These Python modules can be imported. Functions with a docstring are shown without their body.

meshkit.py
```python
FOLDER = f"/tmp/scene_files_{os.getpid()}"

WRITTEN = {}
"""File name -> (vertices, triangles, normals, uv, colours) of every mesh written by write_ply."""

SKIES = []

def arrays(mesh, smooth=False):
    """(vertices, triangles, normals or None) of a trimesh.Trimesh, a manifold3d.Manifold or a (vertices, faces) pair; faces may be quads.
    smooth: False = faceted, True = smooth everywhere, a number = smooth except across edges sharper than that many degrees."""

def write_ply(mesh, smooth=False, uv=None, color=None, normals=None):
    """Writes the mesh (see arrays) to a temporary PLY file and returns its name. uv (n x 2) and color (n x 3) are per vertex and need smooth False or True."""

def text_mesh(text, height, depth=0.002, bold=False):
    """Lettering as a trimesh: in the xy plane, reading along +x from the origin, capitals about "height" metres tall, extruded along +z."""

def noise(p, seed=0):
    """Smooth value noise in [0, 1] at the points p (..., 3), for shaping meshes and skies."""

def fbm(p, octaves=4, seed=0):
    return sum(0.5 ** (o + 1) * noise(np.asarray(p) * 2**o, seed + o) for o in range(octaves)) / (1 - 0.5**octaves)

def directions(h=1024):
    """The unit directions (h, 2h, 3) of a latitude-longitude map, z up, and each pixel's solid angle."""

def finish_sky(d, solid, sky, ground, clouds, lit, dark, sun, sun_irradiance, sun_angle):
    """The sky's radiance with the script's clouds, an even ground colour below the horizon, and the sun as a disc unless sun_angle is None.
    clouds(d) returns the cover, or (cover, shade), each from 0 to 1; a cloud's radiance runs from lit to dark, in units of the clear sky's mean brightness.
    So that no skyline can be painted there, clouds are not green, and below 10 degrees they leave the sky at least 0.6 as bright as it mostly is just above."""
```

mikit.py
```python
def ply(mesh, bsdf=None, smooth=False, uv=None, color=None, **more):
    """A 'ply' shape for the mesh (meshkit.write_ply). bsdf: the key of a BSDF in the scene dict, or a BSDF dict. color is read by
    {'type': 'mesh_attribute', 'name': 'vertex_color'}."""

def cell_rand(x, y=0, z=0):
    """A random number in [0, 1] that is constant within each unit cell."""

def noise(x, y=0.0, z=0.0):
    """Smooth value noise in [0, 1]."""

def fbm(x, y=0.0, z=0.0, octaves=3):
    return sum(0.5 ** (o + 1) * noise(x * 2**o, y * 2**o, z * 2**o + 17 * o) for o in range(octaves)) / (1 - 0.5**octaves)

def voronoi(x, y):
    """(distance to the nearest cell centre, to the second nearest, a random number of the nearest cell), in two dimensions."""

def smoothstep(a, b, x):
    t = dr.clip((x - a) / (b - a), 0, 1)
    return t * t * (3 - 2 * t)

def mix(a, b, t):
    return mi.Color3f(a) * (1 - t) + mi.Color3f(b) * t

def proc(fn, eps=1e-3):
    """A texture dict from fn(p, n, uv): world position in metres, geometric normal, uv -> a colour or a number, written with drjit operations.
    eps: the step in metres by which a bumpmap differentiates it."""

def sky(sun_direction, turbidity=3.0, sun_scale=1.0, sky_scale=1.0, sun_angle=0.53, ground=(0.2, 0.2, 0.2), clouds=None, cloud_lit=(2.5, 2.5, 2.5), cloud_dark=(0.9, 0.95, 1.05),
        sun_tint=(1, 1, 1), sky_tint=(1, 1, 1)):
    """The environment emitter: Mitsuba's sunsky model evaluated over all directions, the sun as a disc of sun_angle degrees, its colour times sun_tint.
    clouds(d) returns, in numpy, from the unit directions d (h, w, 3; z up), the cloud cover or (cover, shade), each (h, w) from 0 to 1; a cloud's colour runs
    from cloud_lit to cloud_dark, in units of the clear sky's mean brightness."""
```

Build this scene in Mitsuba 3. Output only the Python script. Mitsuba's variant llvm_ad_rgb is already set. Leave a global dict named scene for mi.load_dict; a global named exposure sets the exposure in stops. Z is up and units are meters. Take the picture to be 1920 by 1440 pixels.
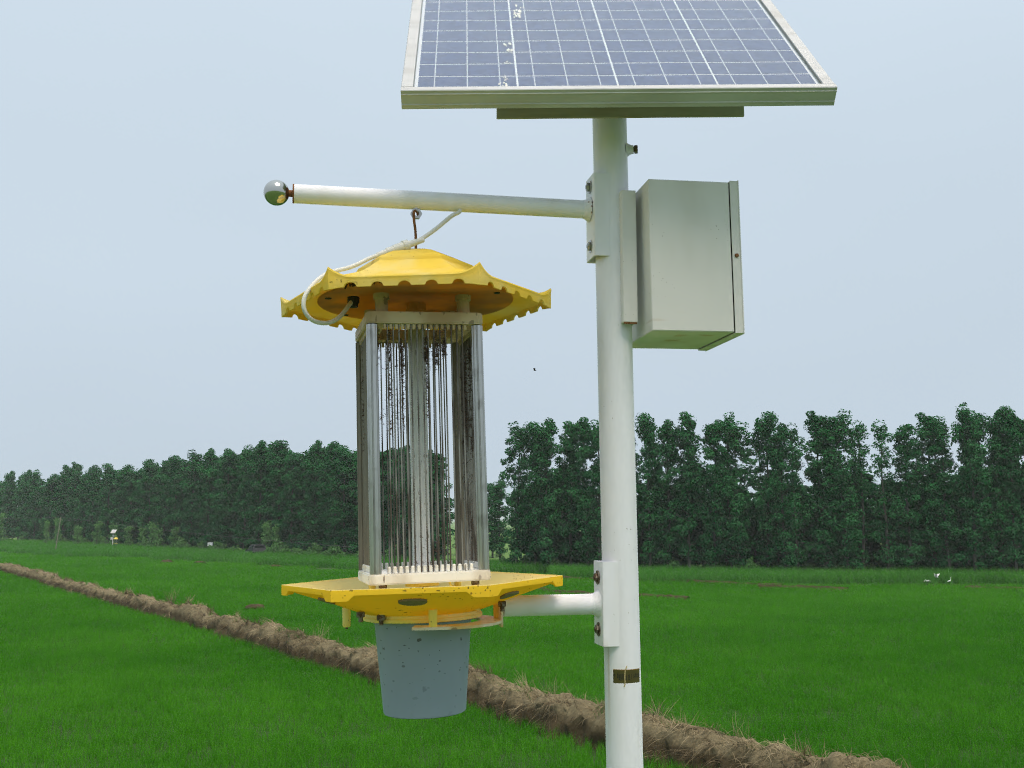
import math, numpy as np, trimesh, manifold3d as m3, drjit as dr, mitsuba as mi, mikit, meshkit
from mikit import proc, noise, fbm, voronoi, cell_rand, smoothstep, mix
T = mi.ScalarTransform4f
scene, labels = {}, {}

# ------------------------------------------------------------------ camera, light, exposure
CAM_Z, PITCH, FOCAL = 4.2, math.atan(255 / 1950), 1950.0       # focal length in pixels of the 1920 wide photograph
scene['camera'] = {'type': 'perspective', 'fov': 2 * math.degrees(math.atan(960 / FOCAL)), 'fov_axis': 'x', 'near_clip': 0.05, 'far_clip': 6000.0,
                   'to_world': T().look_at(origin=[0, 0, CAM_Z], target=[0, math.cos(PITCH), CAM_Z + math.sin(PITCH)], up=[0, 0, 1]),
                   'medium': {'type': 'ref', 'id': 'haze_air'}}

def overcast(d):
    e = np.clip(d[..., 2], 0, 1)
    veil = meshkit.fbm(d * np.array([2.0, 2.0, 4.5]), 4, 5) - 0.5
    glow = 0.34 * e + 0.90 * e ** 3                     # brighter towards the veiled sun high up
    return 1.0, np.clip(0.97 - glow / 1.25 + 0.17 * veil, 0, 1)

scene['sky'] = mikit.sky((0.16, -0.38, 0.90), turbidity=4, sun_scale=0.74, sun_angle=30, sun_tint=(0.97, 0.99, 1.05), clouds=overcast,
                         cloud_lit=(3.7, 4.25, 4.7), cloud_dark=(2.07, 2.45, 2.82), ground=(0.10, 0.16, 0.06))
exposure = 1.3
scene['haze_air'] = {'type': 'homogeneous', 'albedo': {'type': 'rgb', 'value': [0.94, 0.95, 0.96]}, 'sigma_t': 0.00042}

# ------------------------------------------------------------------ small mesh kit
rng = np.random.default_rng(11)
def numbered(key):
    if not used(key): return key
    n = 1
    while used(f'{key}_{n:03d}'): n += 1
    return f'{key}_{n:03d}'
taken = set()
def used(key): return key in taken
def thing(name, label, cat, group=None, kind=None):
    key = numbered(name); taken.add(key)
    labels[key] = {'label': label, 'category': cat}
    if group: labels[key]['group'] = group
    if kind: labels[key]['kind'] = kind
    return key
def put(shape, name, parent=None, label=None):
    key = numbered(f'{parent}__{name}' if parent else name); taken.add(key)
    scene[key] = shape
    if label: labels[key] = {'label': label}
    return key
def obj(mesh, bsdf, name, parent=None, smooth=False, label=None, **kw):
    return put(mikit.ply(mesh, bsdf, smooth=smooth, **kw), name, parent, label)
def join(*ms): return trimesh.util.concatenate([m for x in ms for m in (x if isinstance(x, list) else [x])])
def vf(v, f): return trimesh.Trimesh(np.asarray(v, float), np.asarray(f, int), process=False)
def quads(v, q):
    q = np.asarray(q, int); return vf(v, np.vstack([q[:, [0, 1, 2]], q[:, [0, 2, 3]]]))
def place(mesh, M): m = mesh.copy(); m.apply_transform(M); return m
def mat(x=0, y=0, z=0, rz=0.0, ry=0.0, rx=0.0):
    M = trimesh.transformations.euler_matrix(rx, ry, rz, 'sxyz'); M[:3, 3] = (x, y, z); return M
def frame(o, ex, ey, ez): M = np.eye(4); M[:3, 0], M[:3, 1], M[:3, 2], M[:3, 3] = ex, ey, ez, o; return M
def box(sx, sy, sz, c=(0, 0, 0), b=0.0015):
    """A box with chamfered edges."""
    h, p = np.array([sx, sy, sz]) / 2, []
    b = min(b, *(h * 0.45))
    for s in np.ndindex(2, 2, 2):
        q = (np.array(s) * 2 - 1) * h
        for k in range(3):
            r = q - np.sign(q) * b; r[k] = q[k]; p.append(r)
    m = trimesh.convex.convex_hull(np.array(p)); m.apply_translation(c); return m
def tube(pts, r, n=12, cap=True):
    pts = np.asarray(pts, float); k = len(pts); r = np.broadcast_to(np.asarray(r, float), (k,))
    t = np.gradient(pts, axis=0); t /= np.linalg.norm(t, axis=1, keepdims=True) + 1e-12
    a0 = np.cross(t[0], [0, 0, 1.0] if abs(t[0, 2]) < 0.9 else [1.0, 0, 0]); A = []
    for i in range(k):
        a0 = a0 - t[i] * (a0 @ t[i]); a0 /= np.linalg.norm(a0); A.append(a0)
    A = np.array(A); B = np.cross(t, A); ang = np.arange(n) * 2 * np.pi / n
    v = (pts[:, None] + r[:, None, None] * (np.cos(ang)[None, :, None] * A[:, None] + np.sin(ang)[None, :, None] * B[:, None])).reshape(-1, 3)
    i, j = np.meshgrid(np.arange(k - 1), np.arange(n), indexing='ij')
    q = np.stack([i * n + j, i * n + (j + 1) % n, (i + 1) * n + (j + 1) % n, (i + 1) * n + j], -1).reshape(-1, 4)
    f = [np.vstack([q[:, [0, 1, 2]], q[:, [0, 2, 3]]])]
    if cap:
        v = np.vstack([v, pts[:1], pts[-1:]]); c = len(v) - 2; j = np.arange(n); e = (k - 1) * n
        f += [np.stack([c + 0 * j, (j + 1) % n, j], 1), np.stack([c + 1 + 0 * j, e + j, e + (j + 1) % n], 1)]
    return vf(v, np.vstack(f))
def cyl(p0, p1, r, n=20, bev=None):
    p0, p1 = np.asarray(p0, float), np.asarray(p1, float)
    if bev is None: return tube([p0, p1], r, n)
    u = (p1 - p0) / np.linalg.norm(p1 - p0)
    return tube([p0, p0 + u * 1e-5, p0 + u * bev, p1 - u * bev, p1 - u * 1e-5, p1], [0.02 * r, r - bev, r, r, r - bev, 0.02 * r], n)
def lathe(prof, n=48):
    """Surface of revolution of a closed or open (r, z) profile."""
    p = np.asarray(prof, float); k = len(p); a = np.arange(n) * 2 * np.pi / n
    v = np.stack([p[:, :1] * np.cos(a), p[:, :1] * np.sin(a), np.repeat(p[:, 1:], n, 1)], -1).reshape(-1, 3)
    i, j = np.meshgrid(np.arange(k - 1), np.arange(n), indexing='ij')
    return quads(v, np.stack([i * n + j, i * n + (j + 1) % n, (i + 1) * n + (j + 1) % n, (i + 1) * n + j], -1).reshape(-1, 4))
def spline(pts, n=8):
    p = np.asarray(pts, float); p = np.vstack([2 * p[0] - p[1], p, 2 * p[-1] - p[-2]]); out = []
    for i in range(1, len(p) - 2):
        for t in np.arange(n) / n:
            out.append(0.5 * (2 * p[i] + (p[i + 1] - p[i - 1]) * t + (2 * p[i - 1] - 5 * p[i] + 4 * p[i + 1] - p[i + 2]) * t * t + (3 * p[i] - p[i - 1] - 3 * p[i + 1] + p[i + 2]) * t ** 3))
    return np.array(out + [p[-2]])
def hexbolt(o, d, r=0.0075, h=0.007, washer=0.011):
    o, d = np.asarray(o, float), np.asarray(d, float) / np.linalg.norm(d)
    return join(cyl(o, o + d * 0.002, washer, 20), cyl(o + d * 0.002, o + d * h, r, 6, 0.0008), cyl(o + d * h, o + d * (h + 0.0015), r * 0.5, 12))

# ------------------------------------------------------------------ materials
def rgb(*c): return {'type': 'rgb', 'value': list(c)}
def pr(name, color, rough=0.5, metal=0.0, spec=0.5, two=True, bump=None, **more):
    c = color if isinstance(color, dict) else rgb(*color)
    b = {'type': 'principled', 'base_color': c, 'roughness': rough, 'metallic': metal, 'specular': spec, **more}
    if bump: b = {'type': 'bumpmap', 'arbitrary': bump[0], 'scale': bump[1], 'bsdf': b}
    scene[name] = {'type': 'twosided', 'bsdf': b} if two else b
def c3(*c): return mi.Color3f(*c)

def paint(p, n, uv):
    spot = smoothstep(0.90, 0.94, noise(p.x * 330 + 40 * p.z, p.y * 330, p.z * 290 + 60 * p.x)) * smoothstep(0.60, 0.75, noise(p.x * 27, p.y * 27, p.z * 19))
    stain = smoothstep(0.45, 0.75, fbm(p.x * 30, p.y * 30, p.z * 3.5, 4))
    c = mix(c3(0.765, 0.765, 0.81), c3(0.68, 0.67, 0.665), 0.5 * stain)
    c = mix(c, c3(0.20, 0.15, 0.10), 0.8 * spot)
    for x, y, z in ((.1275, 1.674, 4.725), (.1335, 1.674, 4.7235), (.1325, 1.674, 4.7165), (.128, 1.674, 4.701), (.1325, 1.674, 4.7065), (.118, 1.672, 4.702)):
        r = dr.sqrt(dr.square(p.x - x) + dr.square((p.y - y) * .35) + dr.square(p.z - z))
        c = mix(c, c3(0.22, 0.09, 0.03), 0.9 * smoothstep(0.0022, 0.0011, r))
    drip = smoothstep(0.52, 0.70, noise(p.x * 130, p.y * 130, 5)) * smoothstep(0.45, 0.75, noise(p.x * 40, p.y * 40, p.z * 5)) * smoothstep(4.02, 3.99, p.z) * smoothstep(3.80, 3.99, p.z)
    return mix(c, c3(0.48, 0.38, 0.24), 0.45 * drip)
pr('white_paint', proc(paint), 0.55, spec=0.35)
def boxpaint(p, n, uv):
    spot = smoothstep(0.90, 0.94, noise(p.x * 330, p.y * 330, p.z * 330)) * smoothstep(0.62, 0.75, noise(p.x * 21, p.y * 21, p.z * 21))
    stain = fbm(p.x * 14, p.y * 14, p.z * 4, 4)
    c = mix(c3(0.67, 0.655, 0.625), c3(0.595, 0.575, 0.525), smoothstep(0.4, 0.75, stain))
    rust = smoothstep(0.62, 0.80, fbm(p.x * 22, p.y * 22, p.z * 60, 3)) * smoothstep(4.535, 4.505, p.z)
    return mix(mix(c, c3(0.45, 0.26, 0.08), 0.5 * rust), c3(0.14, 0.10, 0.07), 0.8 * spot)
pr('box_paint', proc(boxpaint), 0.65, spec=0.25)
def rustfn(p, n, uv): return mix(c3(0.10, 0.045, 0.02), c3(0.28, 0.13, 0.06), fbm(p.x * 300, p.y * 300, p.z * 300, 3))
pr('rust', proc(rustfn), 0.85, spec=0.2)
def bolts(p, n, uv): return mix(c3(0.22, 0.19, 0.15), c3(0.10, 0.06, 0.035), smoothstep(0.4, 0.6, fbm(p.x * 260, p.y * 260, p.z * 260, 3)))
pr('bolt_steel', proc(bolts), 0.45, 0.6)
pr('bright_steel', (0.42, 0.41, 0.39), 0.3, 0.9)
pr('chrome', (0.50, 0.49, 0.45), 0.12, 1.0)
def alu(p, n, uv):
    g = fbm(p.x * 160, p.y * 160, p.z * 9, 3); d = smoothstep(0.55, 0.8, fbm(p.x * 70, p.y * 70, p.z * 40, 4))
    return mix(mix(c3(0.56, 0.56, 0.54), c3(0.40, 0.39, 0.37), g), c3(0.14, 0.12, 0.09), 0.35 * d)
pr('post_metal', proc(alu), 0.28, 0.95)
pr('dusty_metal', proc(lambda p, n, uv: mix(c3(0.27, 0.245, 0.20), c3(0.15, 0.13, 0.10), fbm(p.x * 120, p.y * 120, p.z * 12, 4))), 0.6, 0.4)
def wirefn(p, n, uv):
    d = smoothstep(0.38, 0.62, fbm(p.x * 55, p.y * 55, p.z * 14, 4))
    return mix(c3(0.29, 0.28, 0.26), c3(0.085, 0.065, 0.05), 0.9 * d)
pr('wire_metal', proc(wirefn), 0.45, 0.5)
pr('debris', proc(lambda p, n, uv: mix(c3(0.040, 0.028, 0.022), c3(0.135, 0.092, 0.070), noise(p.x * 400, p.y * 400, p.z * 400))), 0.9, spec=0.1)
def frame_alu(p, n, uv): return mix(c3(0.55, 0.545, 0.535), c3(0.47, 0.46, 0.44), smoothstep(0.35, 0.75, fbm(p.x * 9, p.y * 30, p.z * 30, 4)))
pr('panel_frame', proc(frame_alu), 0.5, 0.3)
def frame_low(p, n, uv): return mix(c3(0.42, 0.41, 0.34), c3(0.30, 0.28, 0.21), smoothstep(0.35, 0.7, fbm(p.x * 7, p.y * 40, p.z * 40, 4)))
pr('steel_dirty', proc(frame_low), 0.55, 0.2)
def cellfn(p, n, uv):
    u, v = p.x, dr.sqrt(2) * p.z
    a, b, r = voronoi(u * 90, v * 90)
    c = mix(c3(0.010, 0.022, 0.100), c3(0.018, 0.036, 0.140), r)
    return mix(c, c3(0.10, 0.11, 0.15), 0.25 * smoothstep(0.35, 0.8, fbm(p.x * 9, p.y * 9, p.z * 5, 4)))
pr('cell', proc(cellfn), 0.5, spec=0.05)
pr('backsheet', (0.66, 0.68, 0.70), 0.6, spec=0.1)
pr('busbar', (0.52, 0.54, 0.57), 0.5, 0.1)
pr('dropping', proc(lambda p, n, uv: mix(c3(0.75, 0.75, 0.72), c3(0.50, 0.48, 0.42), noise(p.x * 220, p.y * 220, p.z * 220))), 0.8)
scene['pane_glass'] = {'type': 'thindielectric', 'int_ior': 1.5}
scene['pane_film'] = {'type': 'thindielectric', 'int_ior': 1.5}

def yellow(p, n, uv):
    f = fbm(p.x * 16, p.y * 16, p.z * 16, 4)
    spot = smoothstep(0.88, 0.93, noise(p.x * 310, p.y * 310, p.z * 310)) * smoothstep(0.58, 0.75, noise(p.x * 19, p.y * 19, p.z * 19))
    c = mix(c3(0.93, 0.71, 0.11), c3(0.92, 0.78, 0.30), smoothstep(0.35, 0.75, f))
    return mix(c, c3(0.10, 0.065, 0.03), 0.75 * spot)
scene['yellow_plastic'] = {'type': 'principledthin', 'base_color': proc(yellow), 'roughness': 0.35, 'diff_trans': 0.62, 'spec_tint': 0.0, 'eta': 1.45}
def yellow_pale(p, n, uv):
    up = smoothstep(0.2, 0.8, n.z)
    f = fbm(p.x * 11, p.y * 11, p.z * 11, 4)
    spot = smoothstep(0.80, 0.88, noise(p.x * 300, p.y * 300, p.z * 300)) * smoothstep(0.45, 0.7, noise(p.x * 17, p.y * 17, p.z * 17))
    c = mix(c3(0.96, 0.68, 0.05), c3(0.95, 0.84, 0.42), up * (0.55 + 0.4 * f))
    return mix(c, c3(0.12, 0.075, 0.035), 0.8 * spot)
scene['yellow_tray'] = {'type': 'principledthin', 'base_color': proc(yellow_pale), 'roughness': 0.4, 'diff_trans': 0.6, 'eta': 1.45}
pr('yellow_solid', proc(yellow), 0.45)
def plate(p, n, uv):
    f = fbm(p.x * 18, p.y * 18, p.z * 18, 4)
    spot = smoothstep(0.80, 0.86, noise(p.x * 200, p.y * 200, p.z * 60))
    c = mix(c3(0.60, 0.50, 0.36), c3(0.45, 0.33, 0.20), smoothstep(0.35, 0.7, f))
    return mix(c, c3(0.12, 0.08, 0.05), 0.6 * spot)
pr('beige_plastic', proc(plate), 0.5)
def lowplate(p, n, uv):
    f = fbm(p.x * 24, p.y * 24, p.z * 10, 4)
    spot = smoothstep(0.74, 0.82, noise(p.x * 230, p.y * 230, p.z * 70)) * smoothstep(0.4, 0.6, noise(p.x * 25, p.y * 25, p.z * 25))
    return mix(mix(c3(0.80, 0.78, 0.72), c3(0.62, 0.57, 0.48), smoothstep(0.45, 0.8, f)), c3(0.13, 0.09, 0.06), 0.8 * spot)
pr('white_plastic', proc(lowplate), 0.45)
scene['disk_plastic'] = {'type': 'principledthin', 'base_color': proc(lambda p, n, uv: mix(c3(0.90, 0.55, 0.13), c3(0.58, 0.38, 0.19), smoothstep(0.35, 0.7, fbm(p.x * 13, p.y * 13, p.z * 13, 4)))), 'roughness': 0.5, 'diff_trans': 1.15, 'eta': 1.3}
def tubefn(p, n, uv):
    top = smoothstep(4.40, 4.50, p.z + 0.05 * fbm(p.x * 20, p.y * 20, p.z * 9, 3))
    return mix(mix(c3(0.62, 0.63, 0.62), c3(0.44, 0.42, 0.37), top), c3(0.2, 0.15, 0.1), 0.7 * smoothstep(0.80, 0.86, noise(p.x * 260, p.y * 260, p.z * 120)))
pr('lamp_glass', proc(tubefn), 0.15)
pr('black_rubber', (0.02, 0.02, 0.02), 0.6)
pr('mesh_window', proc(lambda p, n, uv: mix(c3(0.26, 0.20, 0.10), c3(0.16, 0.12, 0.06), noise(p.x * 500, p.y * 500, p.z * 500))), 0.7)
pr('cable_white', (0.62, 0.62, 0.58), 0.45)
def bucketfn(p, n, uv):
    a, b, r = voronoi(p.x * 75 + 9 * p.y, p.z * 75 + 11 * p.y)
    near_top = smoothstep(3.88, 4.05, p.z)
    spot = smoothstep(0.17, 0.08, a * (0.6 + 0.9 * r) + 0.16 * noise(p.x * 700, p.y * 700, p.z * 700)) * smoothstep(0.72, 0.78, cell_rand(dr.floor(p.x * 75 + 9 * p.y), dr.floor(p.z * 75), 5) * 0.5 + 0.5 * r + 0.10 * near_top)
    s2 = smoothstep(0.74, 0.82, fbm(p.x * 130, p.y * 130, p.z * 130, 2)) * near_top
    c = mix(c3(0.275, 0.335, 0.40), c3(0.235, 0.29, 0.35), fbm(p.x * 16, p.y * 16, p.z * 9, 3))
    return mix(c, c3(0.045, 0.035, 0.03), dr.clip(spot + 0.8 * s2, 0, 0.9))
pr('bucket_plastic', proc(bucketfn), 0.45)
pr('sticker', proc(lambda p, n, uv: mix(c3(0.085, 0.075, 0.012), c3(0.045, 0.035, 0.010), fbm(p.x * 120, p.y * 120, p.z * 160, 3))), 0.35)
pr('sticker_ink', (0.010, 0.009, 0.008), 0.4)
pr('sticker_edge', (0.30, 0.17, 0.03), 0.5)
pr('straw_single', (0.42, 0.34, 0.16), 0.8)
pr('bird_white', (0.66, 0.66, 0.63), 0.8)
pr('bird_beak', (0.40, 0.24, 0.06), 0.6)
pr('dark_bug', (0.03, 0.025, 0.02), 0.8)
pr('car_paint', (0.030, 0.034, 0.038), 0.6, spec=0.15)
pr('car_glass', (0.012, 0.015, 0.018), 0.1)
pr('car_trim', (0.10, 0.10, 0.11), 0.5)
pr('board', (0.62, 0.66, 0.66), 0.5)
pr('far_wood', (0.27, 0.25, 0.20), 0.8)
pr('dark_wire', (0.06, 0.06, 0.06), 0.7)

def barkfn(p, n, uv): return mix(c3(0.12, 0.125, 0.10), c3(0.05, 0.052, 0.042), fbm(p.x * 9, p.y * 9, p.z * 2.2, 3))
pr('bark', proc(barkfn), 0.9, spec=0.1)
def leaf(a, b, y=0.0):
    def fn(p, n, uv):
        k = noise(p.x * 0.55, p.y * 0.55, p.z * 0.55)
        c = mix(c3(*a), c3(*b), dr.clip(0.55 * uv.x + 0.45 * k, 0, 1))
        return mix(c, c3(0.11, 0.13, 0.03), y * smoothstep(0.9, 1.0, uv.x))
    return fn
def foliage(name, fn, trans=0.40, rough=0.8):
    scene[name] = {'type': 'principledthin', 'base_color': proc(fn), 'roughness': rough, 'diff_trans': trans, 'eta': 1.10}
foliage('poplar_leaf', leaf((0.014, 0.078, 0.031), (0.054, 0.205, 0.068), 0.2))
foliage('sapling_leaf', leaf((0.09, 0.22, 0.07), (0.15, 0.33, 0.10), 0.3))
foliage('shrub_leaf', leaf((0.06, 0.16, 0.05), (0.12, 0.26, 0.08), 0.3))
def rice(lo, hi, dry):
    def fn(p, n, uv):
        k = fbm(p.x * 0.16, p.y * 0.16, 0, 3); m = noise(p.x * 1.3, p.y * 1.3, 4)
        c = mix(c3(*lo), c3(*hi), dr.clip(0.42 * uv.x + 0.75 * k + 0.3 * m - 0.25, 0, 1))
        return mix(c, c3(*dry), 0.8 * smoothstep(0.985, 0.995, uv.x))
    return fn
foliage('rice_leaf', rice((0.041, 0.208, 0.008), (0.112, 0.372, 0.022), (0.24, 0.32, 0.05)), 0.6)
foliage('rice_tall_leaf', rice((0.058, 0.22, 0.028), (0.11, 0.34, 0.048), (0.18, 0.26, 0.09)), 0.6)
def strawfn(p, n, uv):
    c = mix(c3(0.17, 0.125, 0.068), c3(0.56, 0.46, 0.29), uv.x)
    return mix(c, c3(0.085, 0.058, 0.034), 0.85 * smoothstep(0.45, 0.75, noise(p.x * 1.1, p.y * 1.1, 3) + 0.3 * (1 - uv.y) - 0.1))
foliage('straw', strawfn, 0.35, 0.8)
foliage('weed_leaf', leaf((0.06, 0.14, 0.03), (0.14, 0.24, 0.06), 0.6))
def soil(p, n, uv):
    f = fbm(p.x * 3.5, p.y * 3.5, p.z * 6, 5); g = noise(p.x * 26, p.y * 26, p.z * 26)
    c = mix(c3(0.026, 0.019, 0.010), c3(0.095, 0.072, 0.038), f)
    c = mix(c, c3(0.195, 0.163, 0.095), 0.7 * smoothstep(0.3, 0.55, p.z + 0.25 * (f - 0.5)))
    return c * (0.7 + 0.6 * g)
pr('dike_soil', proc(soil), 0.95, spec=0.1)
def groundfn(p, n, uv):
    f = fbm(p.x * 0.7, p.y * 0.7, 0, 4); g = noise(p.x * 9, p.y * 9, 2)
    mud = mix(c3(0.018, 0.030, 0.008), c3(0.028, 0.075, 0.012), f)
    grass = mix(c3(0.050, 0.105, 0.022), c3(0.095, 0.165, 0.040), 0.6 * f + 0.4 * g)
    beyond = smoothstep(95, 120, dr.sqrt(p.x * p.x + p.y * p.y)); bank = smoothstep(0.1, 0.5, p.z)
    return mix(mud, grass, dr.maximum(beyond, bank))
pr('ground_soil', proc(groundfn), 0.85, spec=0.2)

# ------------------------------------------------------------------ ground, with the road bank the camera and the pole stand on
def ground_z(x, y): return 2.55 * np.clip((9.0 - np.asarray(y, float)) / 6.6, 0, 1) ** 1.05 + 0 * np.asarray(x)
ax = np.concatenate([-np.geomspace(3000, 3, 40), np.linspace(-2, 2, 5), np.geomspace(3, 3000, 40)])
ay = np.concatenate([-np.geomspace(3000, 3, 24), np.linspace(-2, 11, 40), np.geomspace(12, 3000, 46)])
gx, gy = np.meshgrid(ax, ay, indexing='ij'); gz = ground_z(gx, gy)
i, j = np.meshgrid(np.arange(len(ax) - 1), np.arange(len(ay) - 1), indexing='ij'); n = len(ay)
g = quads(np.stack([gx, gy, gz], -1).reshape(-1, 3), np.stack([i * n + j, (i + 1) * n + j, (i + 1) * n + j + 1, i * n + j + 1], -1).reshape(-1, 4))
thing('ground', 'flat ground of the paddy fields with the grassy road bank', 'ground', kind='structure'); scene['ground'] = mikit.ply(g, 'ground_soil', smooth=True)

# ------------------------------------------------------------------ support pole with arms and brackets
W = np.array([0, 0, CAM_Z])
def at(x, y, z): return np.array([x, y, z]) + W         # metres from the camera's foot line, z from the eye level
def pole_x(z): return 0.1663 - 0.0105 * (z - 0.667)
pole = thing('support_pole', 'white steel pole in the foreground carrying the solar panel, lamp arms and grey box', 'pole')
zs = np.linspace(-1.85, 0.70, 40)
obj(tube([at(pole_x(z), 1.70, z) for z in zs], 0.029, 48), 'white_paint', 'shaft', pole, smooth=40)
D = np.array([-0.983, -0.184, 0.0]); D /= np.linalg.norm(D)      # direction of the two arms
S = np.array([0.184, -0.983, 0.0]); S /= np.linalg.norm(S)       # across the arms, towards the road
U = np.array([0, 0, 1.0])
def channel(zc, h):
    o, t, hw, fl, w = at(pole_x(zc), 1.70, zc), 0.003, 0.0275, 0.026, 0.038
    sec = [(w, -hw), (w, hw), (w - fl, hw), (w - fl, hw - t), (w - t - .002, hw - t), (w - t, hw - t - .002), (w - t, -hw + t + .002), (w - t - .002, -hw + t), (w - fl, -hw + t), (w - fl, -hw)]
    sec = [(w - .004, -hw), (w - .0012, -hw + .0012), (w, -hw + .004), (w, hw - .004), (w - .0012, hw - .0012), (w - .004, hw)] + sec[2:]
    m = trimesh.creation.extrude_polygon(__import__('shapely').Polygon(sec), h, engine='earcut')
    m.apply_translation([0, 0, -h / 2]); return place(m, frame(o, D, S, U))
for zc, h, bz, up in ((0.5020, 0.141, (0.554, 0.452), True), (-0.1310, 0.131, (-0.091, -0.172), False)):
    b = obj(channel(zc, h), 'white_paint', 'bracket', pole, smooth=25, label='upper white channel bracket with grey bolts' if up else 'lower white channel bracket with rusty bolts')
    for z in bz:
        obj(hexbolt(at(pole_x(z), 1.70, z) + D * 0.038 + S * 0.004, D, h=.006), 'bright_steel' if up else 'bolt_steel', 'bolt', b, smooth=30)
# upper arm with ball, eye nut; lower arm with its holder plate
a0, a1 = at(0.1663, 1.70, 0.5165) + D * 0.036, at(-0.3476, 1.602, 0.5150)
arm = obj(tube(np.linspace(a0, a1, 12), 0.0151, 36), 'white_paint', 'upper_arm', pole, smooth=40)
u = (a1 - a0) / np.linalg.norm(a1 - a0)
weld = lambda o, r: lathe([(r, .012), (r + .0012, .007), (r + .004, .003), (r + .006, 0), (r, 0)], 28)
obj(place(weld(a0, .0151), frame(a0 + D * .0015, np.cross(U, D), U, D)), 'white_paint', 'weld', arm, smooth=50)
obj(join(cyl(a1 - u * .001, a1 + u * .0015, .0153, 30), cyl(a1, a1 + u * .009, .0055, 12)), 'rust', 'rusty_end', arm, smooth=30, label='rusty end cap of the upper arm')
ball = trimesh.creation.icosphere(4, 0.0203); ball.apply_translation(a1 + u * .0265)
obj(ball, 'chrome', 'ball', arm, smooth=True, label='shiny steel ball on the tip of the upper arm')
ink = [((.0, .0), .0022, .007), ((.0085, -.001), .0012, .003), ((.0125, -.001), .0008, .003), ((.0165, -.0012), .0028, .005)]
ip = at(-0.125, 1.645, 0.5155)
e_u = -u
for (dx, dz), w, h in ink:
    obj(place(box(w, .0006, h, b=.0002), frame(ip + e_u * dx + np.array([0, -.0151, 0]) * .985 + U * (dz + .001), e_u, np.cross(U, e_u), U)), 'debris', 'ink_mark', arm)
en = at(-0.1553, 1.637, 0.4925)
ring = trimesh.creation.torus(0.0058, 0.0026, 28, 12); ring.apply_transform(mat(rx=math.pi / 2, rz=math.radians(10))); ring.apply_translation(en)
nutring = place(cyl((0, -.003, 0), (0, .003, 0), .0098, 6), mat()); 
hole = trimesh.creation.annulus(.0055, .0095, .006, sections=6); hole.apply_transform(mat(rx=math.pi / 2, rz=math.radians(10))); hole.apply_translation(en)
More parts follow.
